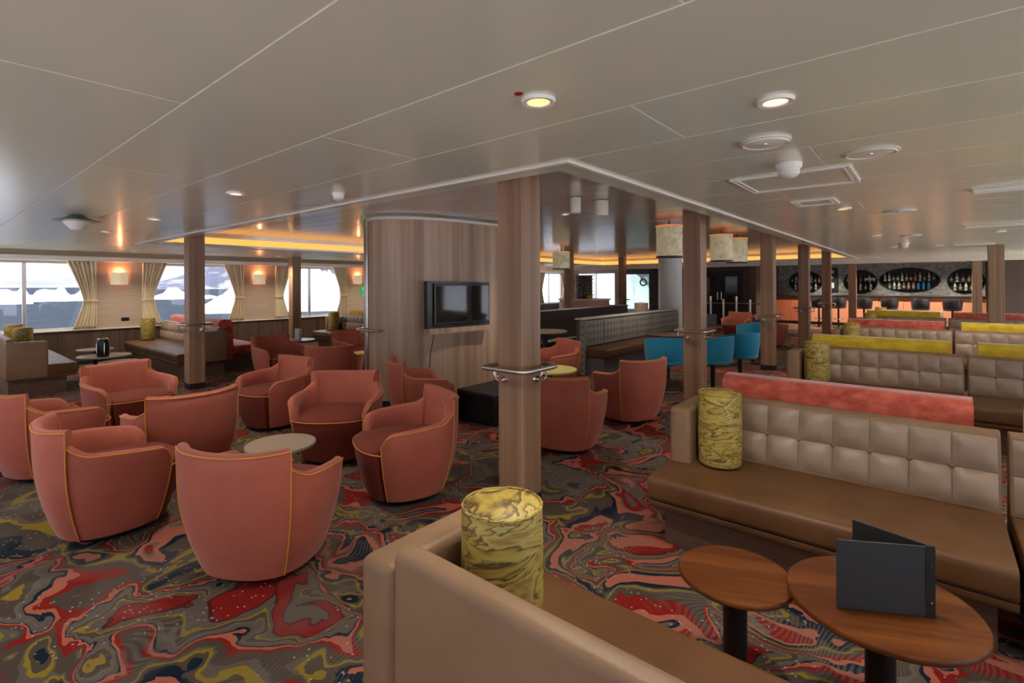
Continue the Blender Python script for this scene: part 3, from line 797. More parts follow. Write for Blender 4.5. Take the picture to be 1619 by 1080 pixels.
# bolsters
def make_bolster():
    r, h = .128, .45
    me = bpy.data.objects.new('bolster', None)
    t = thing('bolster_cushion', 'x', 'cushion')
    MB().lathe([(0, .0), (r - .012, 0), (r - .003, .006), (r, .02), (r + .003, h / 2), (r, h - .015), (r - .003, h - .004), (r - .008, h)], 40).build('cover', 'marble_yellow', t, 60)
    MB().lathe([(r - .012, h - .006), (r - .02, h + .004), (0, h + .012)], 40).build('end_cap', 'marble_yellow', t, 60)
    p = [(r * math.cos(2 * PI * k / 40) * .985, r * math.sin(2 * PI * k / 40) * .985, h + .001) for k in range(40)]
    MB().tube(p, .004, 6, True).build('piping', 'marble_yellow', t)
    return t
BO = [(-1.045, 1.20, .452, 'large yellow marbled bolster standing in the corner of the foreground sofa'),
      (-1.03, 3.30, .452, 'yellow marbled bolster standing on the nearest sofa that faces us'),
      (-1.02, 6.81, .452, 'yellow marbled bolster on the second-row sofa'), (-1.03, 10.31, .452, 'yellow marbled bolster on the third-row sofa'), (-1.03, 13.80, .452, 'small far yellow bolster on the fourth-row sofa'),
      (-12.72, 1.19, .452, 'yellow green bolster nearest the window on the left-edge sofa'), (-11.6, 1.19, .452, 'low yellow green bolster behind the arm of the left-edge sofa'),
      (-12.75, 3.22, .452, 'yellow bolster on the sofa left of the left column'), (-11.70, 6.92, .452, 'dark yellow bolster at the left end of the grey sofa'), (-9.35, 6.95, .452, 'dark yellow bolster at the right end of the grey sofa'),
      (-1.04, 17.25, .452, 'farthest yellow bolster in front of the bar stools')]
bp_ = make_bolster()
for i, (x, y, z, lab) in enumerate(BO):
    o = bp_ if i == 0 else copy_tree(bp_)
    o.location = (x, y, z); o.rotation_euler = (0, 0, .7 * i); o['label'] = lab; o['group'] = 'yellow marbled bolsters'
leather_sofa('fifth brown leather sofa just before the bar stools', SX0, 16.8, 1.6, 'L', ncol=8)

# ================================================================== TABLES
def round_table(label, x, y, r, z, top='walnut', pr=.045, rz=0, edge=.022, name='round_table'):
    t = thing(name, label, 'table', (x, y, 0), rz)
    MB().lathe([(0, z - edge), (r - .006, z - edge), (r, z - edge + .006), (r, z - .005), (r - .004, z), (0, z)], 56).build('table_top', top, t, 40)
    MB().lathe([(0, z - edge), (pr * 2.2, z - edge), (pr * 2.2, z - edge - .01), (pr, z - edge - .02), (pr, .03), (0, .03)], 24).build('pedestal', 'black_metal', t, 40)
    MB().lathe([(0, 0), (r * .62, 0), (r * .62, .012), (pr, .03), (0, .03)], 32).build('foot', 'black_metal', t, 40)
    return t
round_table('smaller round walnut table with black pedestal in front of the nearest sofa', -.60, 2.10, .212, .445, rz=R(25))
round_table('larger round walnut table at the bottom right carrying a dark menu holder', -.135, 2.145, .285, .50, rz=R(25))
round_table('small grey round table among the coral armchairs', -3.63, 1.72, .24, .45, 'pale_top', .03)
round_table('round table partly hidden behind the nearest column', -3.6, 5.05, .33, .55, 'yellow_top', .035)
round_table('pale small round table near the window wall', -11.15, 2.05, .26, .50, 'pale_top', .03)
round_table('round table carrying a dark vase beside the window sofas', -10.5, 2.05, .36, .45, 'pale_top', .05)
round_table('low pale round table just behind a coral armchair near the windows', -9.85, 2.1, .26, .41, 'pale_top', .03)
round_table('yellow topped low table beside the edge of the television wall', -7.25, 4.95, .36, .45, 'yellow_top', .05)
round_table('small round table with a white card behind the coral velvet sofa', -9.75, 5.0, .3, .50, 'pale_top', .03)
round_table('cafe table beside the quilted banquette, left of the second column', -3.35, 8.05, .36, .75, 'walnut', .04)
round_table('cafe table with a dark menu card right of the second column', -3.4, 9.95, .33, .75, 'walnut', .04)
round_table('pale round table in front of the dark far partition', -5.35, 7.35, .40, .75, 'buffet_pink', .05)
round_table('slim dark side table by the red armchair', -8.9, 5.9, .22, .62, 'walnut', .02)

# menu holder on the big table
def menu(label, p0, p1, p2, z, h):
    t = thing('menu_holder', label, 'menu holder', (p1[0], p1[1], z))
    for nm, q in (('front_cover', p0), ('rear_cover', p2)):
        d = Vector((q[0] - p1[0], q[1] - p1[1])); L_ = d.length; a = math.atan2(d.y, d.x)
        o = MB().rbox(0.002, L_, -.003, .003, 0, h, .0015, 1).build(nm, 'charcoal' if nm == 'front_cover' else 'black', t); o.rotation_euler = (0, 0, a)
        if nm == 'front_cover':
            MB().box(.0, .028, -.0045, .0045, .0, h + .001).build('spine', 'black', o, 0)
            for zz in (h * .22, h * .75): MB().lathe([(.0, .0065), (.0035, .0065), (.0045, .0), (0, 0)], 10).build('screw', 'chrome', o, loc=(.014, .0035, zz)).rotation_euler = (-PI / 2, 0, 0)
            for c in o.children:
                if c.name.startswith('screw'): c.location.y = .004
    return t
menu('dark grey folded menu holder standing on the larger walnut table', (-.245, 2.0), (.01, 2.145), (-.22, 2.21), .501, .232)
menu('dark menu card standing on the cafe table right of the second column', (-3.5, 9.85), (-3.2, 10.1), (-3.5, 10.15), .751, .24)
t = thing('table_card', 'white menu card standing on the small table by the coral velvet sofa', 'card', (-9.75, 5.0, .501))
MB().rbox(-.09, .09, -.05, -.046, 0, .22, .001, 1).build('front_leaf', 'card_white', t); MB().rbox(-.09, .09, .0, .004, 0, .22, .001, 1).build('rear_leaf', 'card_white', t)
t = thing('vase', 'black ribbed vase with silver rim on the window table', 'vase', (-10.35, 2.0, .451))
MB().lathe([(0, 0), (.075, 0), (.088, .02), (.09, .22), (.075, .27), (.06, .285), (.05, .285), (.05, .24), (0, .24)], 24).build('body', 'black_metal', t, 40)
MB().tube([(.064 * math.cos(k * PI / 12), .064 * math.sin(k * PI / 12), .285) for k in range(24)], .008, 6, True).build('rim', 'chrome', t)
for k in range(5): MB().tube([(.09 * math.cos(k * 1.256), .09 * math.sin(k * 1.256), .03), (.092 * math.cos(k * 1.256), .092 * math.sin(k * 1.256), .2), (.066 * math.cos(k * 1.256), .066 * math.sin(k * 1.256), .28)], .005, 5).build('rib', 'chrome', t)

# ================================================================== CENTRE BANQUETTES
t = thing('quilted_banquette', 'grey quilted high-backed banquette with pale top rail behind the coral armchairs', 'banquette', (-4.75, 9.6, 0))
MB().rbox(-.10, .0, -2.0, 2.4, .0, .96, .02, 2).build('back_shell', 'grey_cloth', t)
for k in range(6):
    MB().rbox(.0, .045, -2.0 + k * .733 + .004, -2.0 + (k + 1) * .733 - .004, .47, .935, .018, 2).build('quilted_panel', 'quilt', t)
MB().rbox(-.12, .06, -2.03, 2.43, .955, .985, .012, 2).build('top_rail', 'white_trim', t)
MB().rbox(.0, .52, -2.0, 2.4, .30, .46, .03, 3).build('seat_cushion', 'leather', t)
MB().box(.0, .46, -2.0, 2.4, 0, .30).build('plinth', 'grey_cloth', t, 0)
MB().rbox(.0, .12, -2.06, -2.005, .0, .955, .015, 2).build('end_panel', 'quilt', t)
t = thing('partition', 'dark grey low partition in front of the far windows', 'partition', (-6.3, 10.3, 0))
MB().rbox(-.09, .09, -2.6, 2.0, .0, 1.0, .02, 2).build('panel', 'grey_cloth', t)
MB().rbox(-.11, .11, -2.62, 2.02, 1.0, 1.03, .012, 2).build('top_rail', 'quilt', t)
MB().rbox(.09, .5, -2.6, 2.0, .3, .45, .03, 2).build('seat', 'black', t); MB().box(.09, .45, -2.6, 2.0, 0, .3).build('plinth', 'black', t, 0)

# round white column behind the banquette
t = thing('round_column', 'thick pale round column behind the quilted banquette', 'column', (-5.2, 12.7, 0))
MB().lathe([(0, 0), (.3, 0), (.3, HK - .005), (0, HK - .005)], 40).build('shaft', 'white', t, 40)
MB().lathe([(.302, 0), (.315, 0), (.315, .1), (.302, .1)], 40).build('plinth', 'black', t, 40)

# ================================================================== LAMPS
def pendant(label, x, y, r=.18, h=.44, z0=1.98):
    t = thing('drum_lamp', label, 'lamp', (x, y, z0), 0, 'marbled drum lamps')
    MB().lathe([(r - .006, 0), (r, .0), (r, h), (r - .006, h)], 36).build('shade', 'marble_shade', t, 40)
    MB().lathe([(r + .002, -.012), (r + .008, -.012), (r + .008, .008), (r + .002, .008)], 36).build('bottom_ring', 'black_metal', t, 40)
    MB().lathe([(r + .002, h - .008), (r + .01, h - .008), (r + .01, h + .01), (r + .002, h + .01)], 36).build('top_ring', 'copper', t, 40)
    MB().lathe([(0, h - .02), (.012, h - .02), (.012, HK - z0 - .003), (0, HK - z0 - .003)], 10).build('rod', 'black_metal', t, 40)
    MB().lathe([(0, .02), (r - .01, .02), (r - .01, .03), (0, .03)], 30).build('diffuser', 'pendant_glow', t, 40)
    return t
pendant('marbled drum lamp hanging left of the second column', -2.87, 6.98)
pendant('marbled drum lamp hanging right of the second column', -2.74, 8.9)
pendant('marbled drum lamp hanging just left of the third column', -2.74, 10.25 - .45)
pendant('marbled drum lamp hanging before the far windows, right of the nearest column', -7.2, 10.6, .22, .42)
for x, y, lab in ((-3.0, 8.1, 'thin glowing pendant tube beside the second drum lamp'), (-2.9, 9.35, 'thin glowing pendant tube between the second and third drum lamps')):
    t = thing('pendant_tube', lab, 'lamp', (x, y, 1.98))
    MB().lathe([(0, 0), (.035, 0), (.035, .2), (0, .2)], 16).build('glow_tube', 'pendant_glow', t, 40); MB().lathe([(.0, .2), (.037, .2), (.037, .24), (.006, .25), (.006, HK - 1.983), (0, HK - 1.983)], 12).build('rod', 'black_metal', t, 40)
for x, y, s_, lab in ((-2.82, 4.42, .055, 'smaller cream ceiling spotlight in the raised bay'), (-2.72, 4.78, .075, 'larger cream ceiling spotlight in the raised bay')):
    t = thing('ceiling_spotlight', lab, 'spotlight', (x, y, HK))
    MB().lathe([(s_, -.17), (s_, -.01), (0, -.01)], 24).build('housing', 'white_trim', t, 40); MB().lathe([(0, -.012), (s_ * .6, -.012), (s_ * .6, -.003), (0, -.003)], 16).build('canopy', 'white', t, 40)
    MB().lathe([(0, -.15), (s_ * .9, -.15), (s_ * .9, -.145), (0, -.145)], 20).build('lens', 'lens_white', t, 40)

# downlights
def downlight(label, x, y, m='lens_warm', power=38, z=HC, r=.062):
    t = thing('downlight', label, 'downlight', (x, y, z), 0, 'round recessed downlights')
    MB().lathe([(r * .66, -.002), (r * .72, -.012), (r, -.014), (r + .004, -.004), (r + .004, -.001)], 28).build('bezel', 'white', t, 40)
    MB().lathe([(0, -.006), (r * .68, -.006), (r * .68, -.002), (0, -.002)], 24).build('lens', m, t, 40)
    if power:
        l = bpy.data.lights.new('downlight_lamp', 'SPOT'); l.energy = power; l.spot_size = R(130); l.spot_blend = .8; l.shadow_soft_size = .06; l.color = (1, .88, .72)
        o = bpy.data.objects.new('downlight_lamp', l); COL.objects.link(o); o.parent = t; o.location = (0, 0, -.03)
DL = [(-1.14, 1.53, 'glowing warm downlight beside the red dot on the ceiling', 'lens_warm'), (-.45, 2.12, 'pale glowing downlight on the ceiling right of the red dot', 'lens_white'),
      (-.62, 5.62, 'small amber downlight beyond the ceiling hatches', 'lens_warm'), (-.61, 9.18, 'second small amber downlight further along the right ceiling', 'lens_warm'), (-.54, 12.36, 'tiny far amber downlight on the right ceiling', 'lens_warm'), (.75, 9.6, 'amber downlight near the right column top', 'lens_warm'),
      (-4.04, 1.58, 'pale downlight on the left ceiling nearest the television wall', 'lens_white'), (-6.24, 1.64, 'small pale downlight in the middle of the left ceiling', 'lens_white'), (-8.15, 1.62, 'small amber downlight on the left ceiling close to the window', 'lens_warm'),
      (1.6, .3, 'downlight over the seating behind the right frame edge', 'lens_warm'), (-1.5, -.9, 'downlight behind the camera above the aisle', 'lens_warm'), (-4.4, -.7, 'downlight behind the camera above the left armchairs', 'lens_warm'), (1.2, 3.6, 'downlight over the sofa section at the right edge', 'lens_warm')]
for x, y, lab, m in DL: downlight(lab, x, y, m)
for x, y, wh in ((-3.6, 5.4, 'above the table behind the nearest column'), (-6.4, 5.6, 'behind the television wall'), (-3.6, 9.4, 'above the cafe tables'), (-6.6, 9.8, 'above the dark partition'), (-4.2, 14.2, 'near the steel rail posts'), (-7.0, 14.0, 'near the pink bin')):
    downlight('recessed downlight in the raised ceiling bay ' + wh, x, y, 'lens_white', 50, HK, .05)
for y, wh in ((-.1, 'before the first window, at the frame edge'), (2.85, 'above the first wall sconce'), (5.75, 'above the second wall sconce'), (8.65, 'above the third wall sconce'), (11.5, 'above the fourth wall sconce'), (14.5, 'beyond the fourth wall sconce')):
    downlight('added downlight brightening the window wall ' + wh, -12.2, y, 'lens_warm', 62, HC, .05)  # row added to lift the dark wall between the windows
for x, wh in ((-1.1, 'left'), (.35, 'middle'), (1.7, 'right')): downlight('added downlight washing the white bulkhead before the bar, ' + wh, x, 17.0, 'lens_warm', 100)  # added to brighten the bulkhead face
for x, wh in ((-3.2, 'left'), (-.9, 'middle'), (.9, 'right')): downlight('added downlight brightening the bottle niches, ' + wh, x, 23.2, 'lens_warm', 80)  # added to brighten the stone wall and the bottles
for x, wh in ((-3.4, 'left end'), (-1.4, 'middle'), (.4, 'right end')): downlight('recessed downlight above the bar counter, ' + wh, x, 21.0, 'lens_warm', 190)
# ceiling speakers, detectors, hatches
def disc(name, label, cat, x, y, r, th, m='white', dome=False):
    t = thing(name, label, cat, (x, y, HC))
    MB().lathe([(0, -th), (r * .84, -th), (r * .9, -th * .8), (r, -th * .55), (r, -.002), (0, -.002)], 40).build('grille' if name == 'ceiling_speaker' else 'plate', m, t, 40)
    if name == 'ceiling_speaker':
        MB().tube([(r * .86 * math.cos(k * PI / 20), r * .86 * math.sin(k * PI / 20), -th) for k in range(40)], .004, 5, True).build('rim', 'white_trim', t)
        MB().lathe([(0, -th - .004), (r * .08, -th - .004), (r * .09, -th + .001), (0, -th + .001)], 12).build('screw', 'steel', t)
disc('ceiling_speaker', 'round white ceiling speaker with a centre screw above the nearest column', 'speaker', -.62, 2.70, .115, .015)
disc('ceiling_speaker', 'plain round cream ceiling disc right of the smoke detector', 'speaker', -.24, 3.30, .13, .01, 'white_trim')
disc('ceiling_speaker', 'flat white ceiling disc beyond the square hatches', 'speaker', -.22, 6.18, .13, .012)
disc('ceiling_speaker', 'far white ceiling disc beside the second amber downlight', 'speaker', -.21, 9.54, .13, .012)
disc('ceiling_speaker', 'farthest white ceiling disc near the bar bulkhead', 'speaker', .1, 12.6, .13, .012)
def detector(label, x, y, s_=1.):
    t = thing('smoke_detector', label, 'smoke detector', (x, y, HC))
    MB().lathe([(0, -.03 * s_), (.055 * s_, -.03 * s_), (.06 * s_, -.02 * s_), (.06 * s_, -.002), (0, -.002)], 28).build('base', 'white', t, 40)
    MB().lathe([(0, -.075 * s_), (.03 * s_, -.075 * s_), (.048 * s_, -.06 * s_), (.05 * s_, -.03 * s_), (0, -.03 * s_)], 28).build('sensor', 'white', t, 40)
    MB().tube([(.05 * s_ * math.cos(k * PI / 10), .05 * s_ * math.sin(k * PI / 10), -.05 * s_) for k in range(20)], .003, 5, True).build('ring', 'white_trim', t)
detector('white cylindrical smoke detector hanging above the ceiling hatch', -.63, 3.29, 1.15)
detector('small far smoke detector on the right ceiling', -.35, 11.3, 1.3)
detector('small smoke detector on the left ceiling near the raised bay edge', -3.46, 2.09, .8)
def hatch(label, x0, x1, y0, y1):
    t = thing('ceiling_hatch', label, 'hatch', ((x0 + x1) / 2, (y0 + y1) / 2, HC)); a, c = (x1 - x0) / 2, (y1 - y0) / 2
    for s_ in (0, .03):
        ring_boxes(-a + s_ + .012, a - s_ - .012, -c + s_ + .012, c - s_ - .012, .012, -.012, -.002).build('frame', 'white', t, 0)
    MB().box(-a + .045, a - .045, -c + .045, c - .045, -.006, -.002).build('panel', 'ceiling', t, 0)
hatch('large white framed square ceiling hatch', -1.04, -.36, 3.55, 4.18)
hatch('smaller flat square ceiling vent behind the large hatch', -.92, -.6, 4.85, 5.2)
def grille(label, x, y):
    t = thing('ceiling_vent', label, 'vent', (x, y, HC))
    MB().box(-.28, .28, -.09, .09, -.008, -.002).build('plate', 'white', t, 0)
    for k in range(3): MB().rbox(-.27, .27, -.07 + k * .055, -.04 + k * .055, -.03, -.008, .006, 1).build('slat', 'white', t)
grille('slatted white ceiling vent at the right edge of the photo', .52, 5.15); grille('slatted white ceiling vent further along the right ceiling', .6, 8.4); grille('far slatted white ceiling vent above the right sofas', .62, 12.4)
t = thing('alarm_button', 'small red dot indicator beside the warm downlight', 'indicator', (-1.155, 1.43, HC)); MB().lathe([(0, -.005), (.009, -.005), (.013, -.002), (0, -.002)], 16).build('lens', 'red_plastic', t, 40); MB().lathe([(.013, -.003), (.016, -.003), (.016, -.001), (.013, -.001)], 16).build('rim', 'red_plastic', t, 40)
t = thing('ceiling_lamp', 'bell shaped steel ceiling lamp hanging near the left window', 'lamp', (-6.47, 1.05, HC))
MB().lathe([(.05, -.002), (.10, -.03), (.19, -.055), (.20, -.062), (.12, -.07), (0, -.07)], 32).build('shade', 'steel', t, 40); MB().lathe([(0, -.15), (.05, -.145), (.09, -.10), (.11, -.07), (0, -.07)], 28).build('glass_bowl', 'white', t, 40)

# sconces on the left wall
def sconce(y, label):
    t = thing('wall_sconce', label, 'sconce', (XL, y, 1.62), 0, 'cream wall sconces between the windows')
    n = 12; pts = [(.02 + .10 * math.sin(PI * k / n), -.15 + .30 * k / n) for k in range(n + 1)]
    inn = [(x - .012 if 0 < k < n else x, yy) for k, (x, yy) in enumerate(pts)]
    MB().prism(pts + inn[::-1], .0, .26, 'z').build('shade', 'sconce', t, 60)
    MB().box(0, .012, -.10, .10, .02, .24).build('back_plate', 'white_trim', t, 0)
    MB().box(.02, .06, -.08, .08, .10, .14).build('lamp', 'sconce_glow', t, 0)
    l = bpy.data.lights.new('sconce_lamp', 'POINT'); l.energy = 2; l.color = (1, .38, .16); l.shadow_soft_size = .03
    o = bpy.data.objects.new('sconce_lamp', l); COL.objects.link(o); o.parent = t; o.location = (.07, 0, .27)
for i, (y, lab) in enumerate(((2.85, 'cream curved wall sconce between the first and second windows'), (5.75, 'cream curved wall sconce between the second and third windows'), (8.65, 'cream curved wall sconce above the green sign'), (17.35, 'far cream wall sconce right of the nearest column'))): sconce(y, lab)

# curtains
def curtain(y_wall, y_win, label):
    """gathered curtain: hangs between y_wall and y_win at the top, tied towards the wall"""
    s_ = 1 if y_win > y_wall else -1; W_ = abs(y_win - y_wall); n = 60; m = 26; vs = []; fs = []
    def width(z):
        if z > 1.28:
            u = (z - 1.28) / .83; return .45 + .55 * u ** 1.3
        u = (1.28 - z) / .56; return .45 + .35 * u ** 1.1
    for j in range(m + 1):
        z = .72 + 1.39 * j / m; wd = W_ * width(z); amp = .012 + .030 * (width(z) - .2)
        for i in range(n + 1):
            u = i / n; vs.append((.07 + amp * math.sin(u * 2 * PI * 6.5) + .01 * math.sin(u * 17 + z * 3), y_wall + s_ * u * wd, z))
    for j in range(m):
        for i in range(n): a = j * (n + 1) + i; fs.append((a, a + 1, a + n + 2, a + n + 1))
    t = thing('curtain', label, 'curtain', (XL, 0, 0), 0, 'cream tied-back curtains')
    o = MB().add(vs, fs).build('drape', 'curtain', t, 70)
    md = o.modifiers.new('thickness', 'SOLIDIFY'); md.thickness = .006
    yc = y_wall + s_ * W_ * .225; hw = W_ * .24
    p = [(.07 + .055 * math.cos(k * PI / 12), yc + hw * math.sin(k * PI / 12), 1.28 + .02 * math.cos(k * PI / 12)) for k in range(24)]
    MB().tube(p, .012, 6, True).build('tieback', 'curtain', t)
cn = ['first', 'second', 'third', 'fourth', 'fifth', 'sixth', 'seventh']
for i, c in enumerate(WIN_L[1:8]):
    if i > 0: curtain(c - HW + .06 - .12, c - HW + .06 + .36, 'cream curtain tied back at the left side of the %s window' % cn[i])
    curtain(c + HW - .06 + .12, c + HW - .06 - .36, 'cream curtain tied back at the right side of the %s window' % cn[i])
# socket, signs
t = thing('wall_socket', 'dark double socket plate low on the cream wall under the first sconce', 'socket', (XL, 2.95, .88)); MB().rbox(0, .012, -.07, .07, -.035, .035, .004, 1).build('plate', 'black', t); MB().box(.012, .014, -.05, -.01, -.02, .02).build('insert', 'black_metal', t, 0); MB().box(.012, .014, .01, .05, -.02, .02).build('insert', 'black_metal', t, 0)
def green_sign(label, X, y, z):
    t = thing('emergency_sign', label, 'sign', (X, y, z))
    MB().rbox(0, .012, -.13, .13, -.11, .11, .003, 1).build('plate', 'green_sign', t)
    g = MB(); g.box(.012, .0135, -.04, .0, .03, .07); g.box(.012, .0135, -.07, .05, -.0, .03); g.box(.012, .0135, -.05, -.02, -.07, 0); g.box(.012, .0135, .0, .03, -.06, 0); g.box(.012, .0135, .06, .10, -.07, .07)
    g.build('pictogram', 'card_white', t, 0)
    MB().rbox(0, .012, -.10, .06, -.20, -.125, .003, 1).build('arrow_plate', 'green_sign', t)
    MB().add([(.0135, -.06, -.15), (.0135, .02, -.15), (.0135, -.02, -.19)], [(0, 1, 2)]).build('arrow', 'card_white', t, 0)
green_sign('green running-person emergency sign on the wall left of the television wall', XL + .0, 8.86, 1.45)

# ================================================================== FAR LEFT: buffet, glazed screen, entrance
t = thing('buffet_counter', 'round pink buffet counter with yellow fruit beyond the dark partition', 'counter', (-9.6, 15.6, 0))
MB().lathe([(0, 0), (.9, 0), (.9, 1.02), (0, 1.02)], 40).build('body', 'buffet_pink', t, 40); MB().lathe([(0, 1.02), (.96, 1.02), (.96, 1.06), (0, 1.06)], 40).build('worktop', 'white_trim', t, 40)
t = thing('display_shelf', 'steel round display shelf of plates on the buffet counter', 'display shelf', (-9.6, 15.6, 1.061))
for k in range(6): MB().lathe([(0, .12 + k * .14), (.38, .12 + k * .14), (.40, .13 + k * .14), (.38, .145 + k * .14), (0, .145 + k * .14)], 28).build('shelf', 'steel', t, 40)
MB().lathe([(0, 0), (.30, 0), (.30, .82), (0, .82)], 24).build('core', 'dark_wall', t, 40)
for k in range(4): MB().tube([(.38 * math.cos(k * PI / 2 + .4), .38 * math.sin(k * PI / 2 + .4), 0), (.38 * math.cos(k * PI / 2 + .4), .38 * math.sin(k * PI / 2 + .4), .86)], .012, 6).build('post', 'black_metal', t)
t = thing('fruit_bowl', 'yellow bowl on the edge of the buffet counter', 'bowl', (-9.0, 15.0, 1.061)); MB().lathe([(0, 0), (.06, 0), (.12, .10), (.11, .10), (.05, .01), (0, .01)], 20).build('bowl', 'velvet_yellow', t, 40); MB().lathe([(0, .05), (.09, .07), (.07, .12), (0, .15)], 14).build('contents', 'yellow_top', t, 40)
t = thing('glazed_screen', 'pale green glazed screen with a wreath at the far end', 'screen', (-9.9, 20.35, 0))
m = MB(); m.box(-.7, -.64, -.05, .05, 0, HC); m.box(.64, .7, -.05, .05, 0, HC); m.box(-.64, .64, -.05, .05, 2.0, HC); m.box(-.64, .64, -.05, .05, 0, .25); m.build('frame', 'brown_wall', t, 0)
MB().box(-.64, .64, -.01, .01, .25, 2.0).build('pane', 'glass_green', t, 0)
t2 = thing('wreath', 'small dark green wreath hanging on the glazed screen', 'wreath', (-9.5, 20.27, 1.65)); MB().tube([(.14 * math.cos(k * PI / 12), 0, .14 * math.sin(k * PI / 12)) for k in range(24)], .035, 7, True).build('ring', 'stone', t2); MB().tube([(0, 0, .14), (0, 0, .30)], .006, 5).build('hanger', 'black', t2)
t = thing('planter', 'pinkish cylindrical bin beside the glazed screen', 'planter', (-7.2, 15.2, 0)); MB().lathe([(0, 0), (.2, 0), (.22, .95), (.2, .97), (.19, .9), (0, .9)], 28).build('body', 'buffet_pink', t, 40); MB().lathe([(0, .9), (.185, .9), (.1, .93), (0, .93)], 20).build('lid', 'black', t, 40)
# entrance doors
d = bpy.data.objects.new('door_1', None); COL.objects.link(d); struct(d); d.location = (-6.3, 20.28, 0); d['label'] = 'dark double entrance doors at the far end'
for s_ in (-1, 1):
    o = MB().rbox(-.42 + s_ * .43, .42 + s_ * .43, -.03, .01, 0.01, 2.05, .006, 1).build('door_leaf', 'black', d); MB().box(-.22 + s_ * .43, .22 + s_ * .43, -.036, -.03, .9, 1.85).build('pane', 'screen', o, 0); MB().tube([(s_ * .07, -.07, .95), (s_ * .07, -.07, 1.25)], .012, 6).build('handle', 'steel', o)
t = thing('safety_notice', 'white and green safety notice sheets on the dark far wall', 'notice', (-8.0, 20.29, 1.6)); MB().box(-.1, .1, -.01, 0, .0, .28).build('upper_sheet', 'card_white', t, 0); MB().box(-.08, .08, -.01, 0, -.38, -.05).build('lower_sheet', 'card_white', t, 0); MB().box(-.08, .0, -.012, -.01, .02, .1).build('green_mark', 'green_sign', t, 0); MB().lathe([(0, 0), (.12, 0), (.12, .01), (0, .01)], 20).build('round_sign', 'card_white', t, loc=(.42, 0, .02)).rotation_euler = (PI / 2, 0, 0)
t = thing('stair_rail', 'steel rail with upright posts before the entrance', 'railing', (-5.3, 17.6, 0))
for k in range(5): MB().tube([(-.9 + k * .42, 0, 0), (-.9 + k * .42, 0, 1.05 + (.1 if k % 2 else 0))], .03, 10).build('post', 'steel', t)
MB().tube([(-1.2, 0, .92), (1.2, 0, .92)], .02, 8).build('rail', 'steel', t)

# ================================================================== BAR
BYF = 22.0
def bar():
    t = thing('bar_counter', 'long bar counter with orange front and black top', 'bar counter', (-1.75, BYF, 0))
    a, c = -3.13, 3.15
    n = 9; wd = (c - a) / n
    for k in range(n): MB().rbox(a + k * wd + .003, a + (k + 1) * wd - .003, 0, .05, .12, 1.08, .006, 1).build('front_panel', 'bar_front_shaded' if k < 2 else 'bar_front', t)
    MB().box(a, c, .05, .6, 0, 1.08).build('carcass', 'dark_wall', t, 0); MB().box(a, c, .06, .07, 0, .12).build('kick_plate', 'black', t, 0)
    MB().rbox(a - .02, c + .05, -.12, .68, 1.08, 1.14, .012, 2).build('worktop', 'black', t)
bar()
# back wall with oval niches
def niche_wall():
    Y = 24.0; wallm = MB(); x0, x1, z0, z1 = -5.0, 1.5, 1.0, HC
    nic = [(-4.0, 1.62, .62, .46), (-2.1, 1.62, .55, .46), (-.6, 1.67, .90, .47), (1.0, 1.62, .5, .46)]
    xs = [x0, -3.1, -1.53, .40, x1]; n = 48
    root = bpy.data.objects.new('wall_bar', None); COL.objects.link(root); struct(root); root['label'] = 'dark stone back bar wall with oval bottle niches'
    for (cx, cz, a, b_), xa, xb in zip(nic, xs, xs[1:]):
        ov = [(cx + a * math.cos(2 * PI * k / n), cz + b_ * math.sin(2 * PI * k / n)) for k in range(n)]
        rc = []
        for k in range(n):
            dx, dz = math.cos(2 * PI * k / n) * a, math.sin(2 * PI * k / n) * b_
            s_ = min(((xb - cx) if dx > 0 else (xa - cx)) / dx if abs(dx) > 1e-6 else 9e9, ((z1 - cz) if dz > 0 else (z0 - cz)) / dz if abs(dz) > 1e-6 else 9e9)
            rc.append((cx + dx * s_, cz + dz * s_))
        # pull the nearest samples into the corners
        for qx, qz in ((xa, z0), (xb, z0), (xb, z1), (xa, z1)):
            k = min(range(n), key=lambda k_: (rc[k_][0] - qx) ** 2 + (rc[k_][1] - qz) ** 2); rc[k] = (qx, qz)
        vs = [(p[0], Y, p[1]) for p in ov] + [(p[0], Y, p[1]) for p in rc] + [(p[0], Y + .16, p[1]) for p in ov]
        fs = [(k, (k + 1) % n, n + (k + 1) % n, n + k) for k in range(n)] + [(k, 2 * n + k, 2 * n + (k + 1) % n, (k + 1) % n) for k in range(n)]
        wallm.add(vs, fs)
        MB().prism(ov, Y + .16, Y + .17, 'y').build('niche_back', 'black', root, 0)
        MB().tube([(p[0], Y - .002, p[1]) for p in ov], .012, 6, True).build('niche_rim', 'black_metal', root)
        hw = a * .985
        MB().box(cx - hw, cx + hw, Y + .005, Y + .155, cz - .035, cz - .02).build('niche_shelf', 'black_metal', root, 0)
        MB().box(cx - a * .70, cx + a * .70, Y + .005, Y + .155, cz - b_ * .74, cz - b_ * .70).build('niche_shelf', 'black_metal', root, 0)
    wallm.build('stone_face', 'stone', root, 0)
    MB().box(x0, x1, Y - .0, Y + .17, 0, 1.0).build('lower_panel', 'dark_wall', root, 0)
    MB().box(x0, x1, Y - .35, Y, .9, .94).build('back_counter', 'black', root, 0)
    return nic, Y
nic, YN = niche_wall()
struct(MB().box(1.5, XR, 21.4, 21.6, 0, HC).build('wall_bar_right', 'brown_wall', smooth=0))
struct(MB().box(-5.2, XR, YF - .02, YF + .2, 0, HC).build('wall_front', 'dark_wall', smooth=0))
bprof = [(0, 0), (.038, 0), (.04, .01), (.04, .17), (.030, .21), (.014, .235), (.013, .29), (.016, .295), (.016, .305), (0, .305)]
bme = {k: MB().lathe(bprof, 12).mesh('bottle', k, 40) for k in ('bottle_dark', 'bottle_clear', 'bottle_brown', 'bottle_blue')}
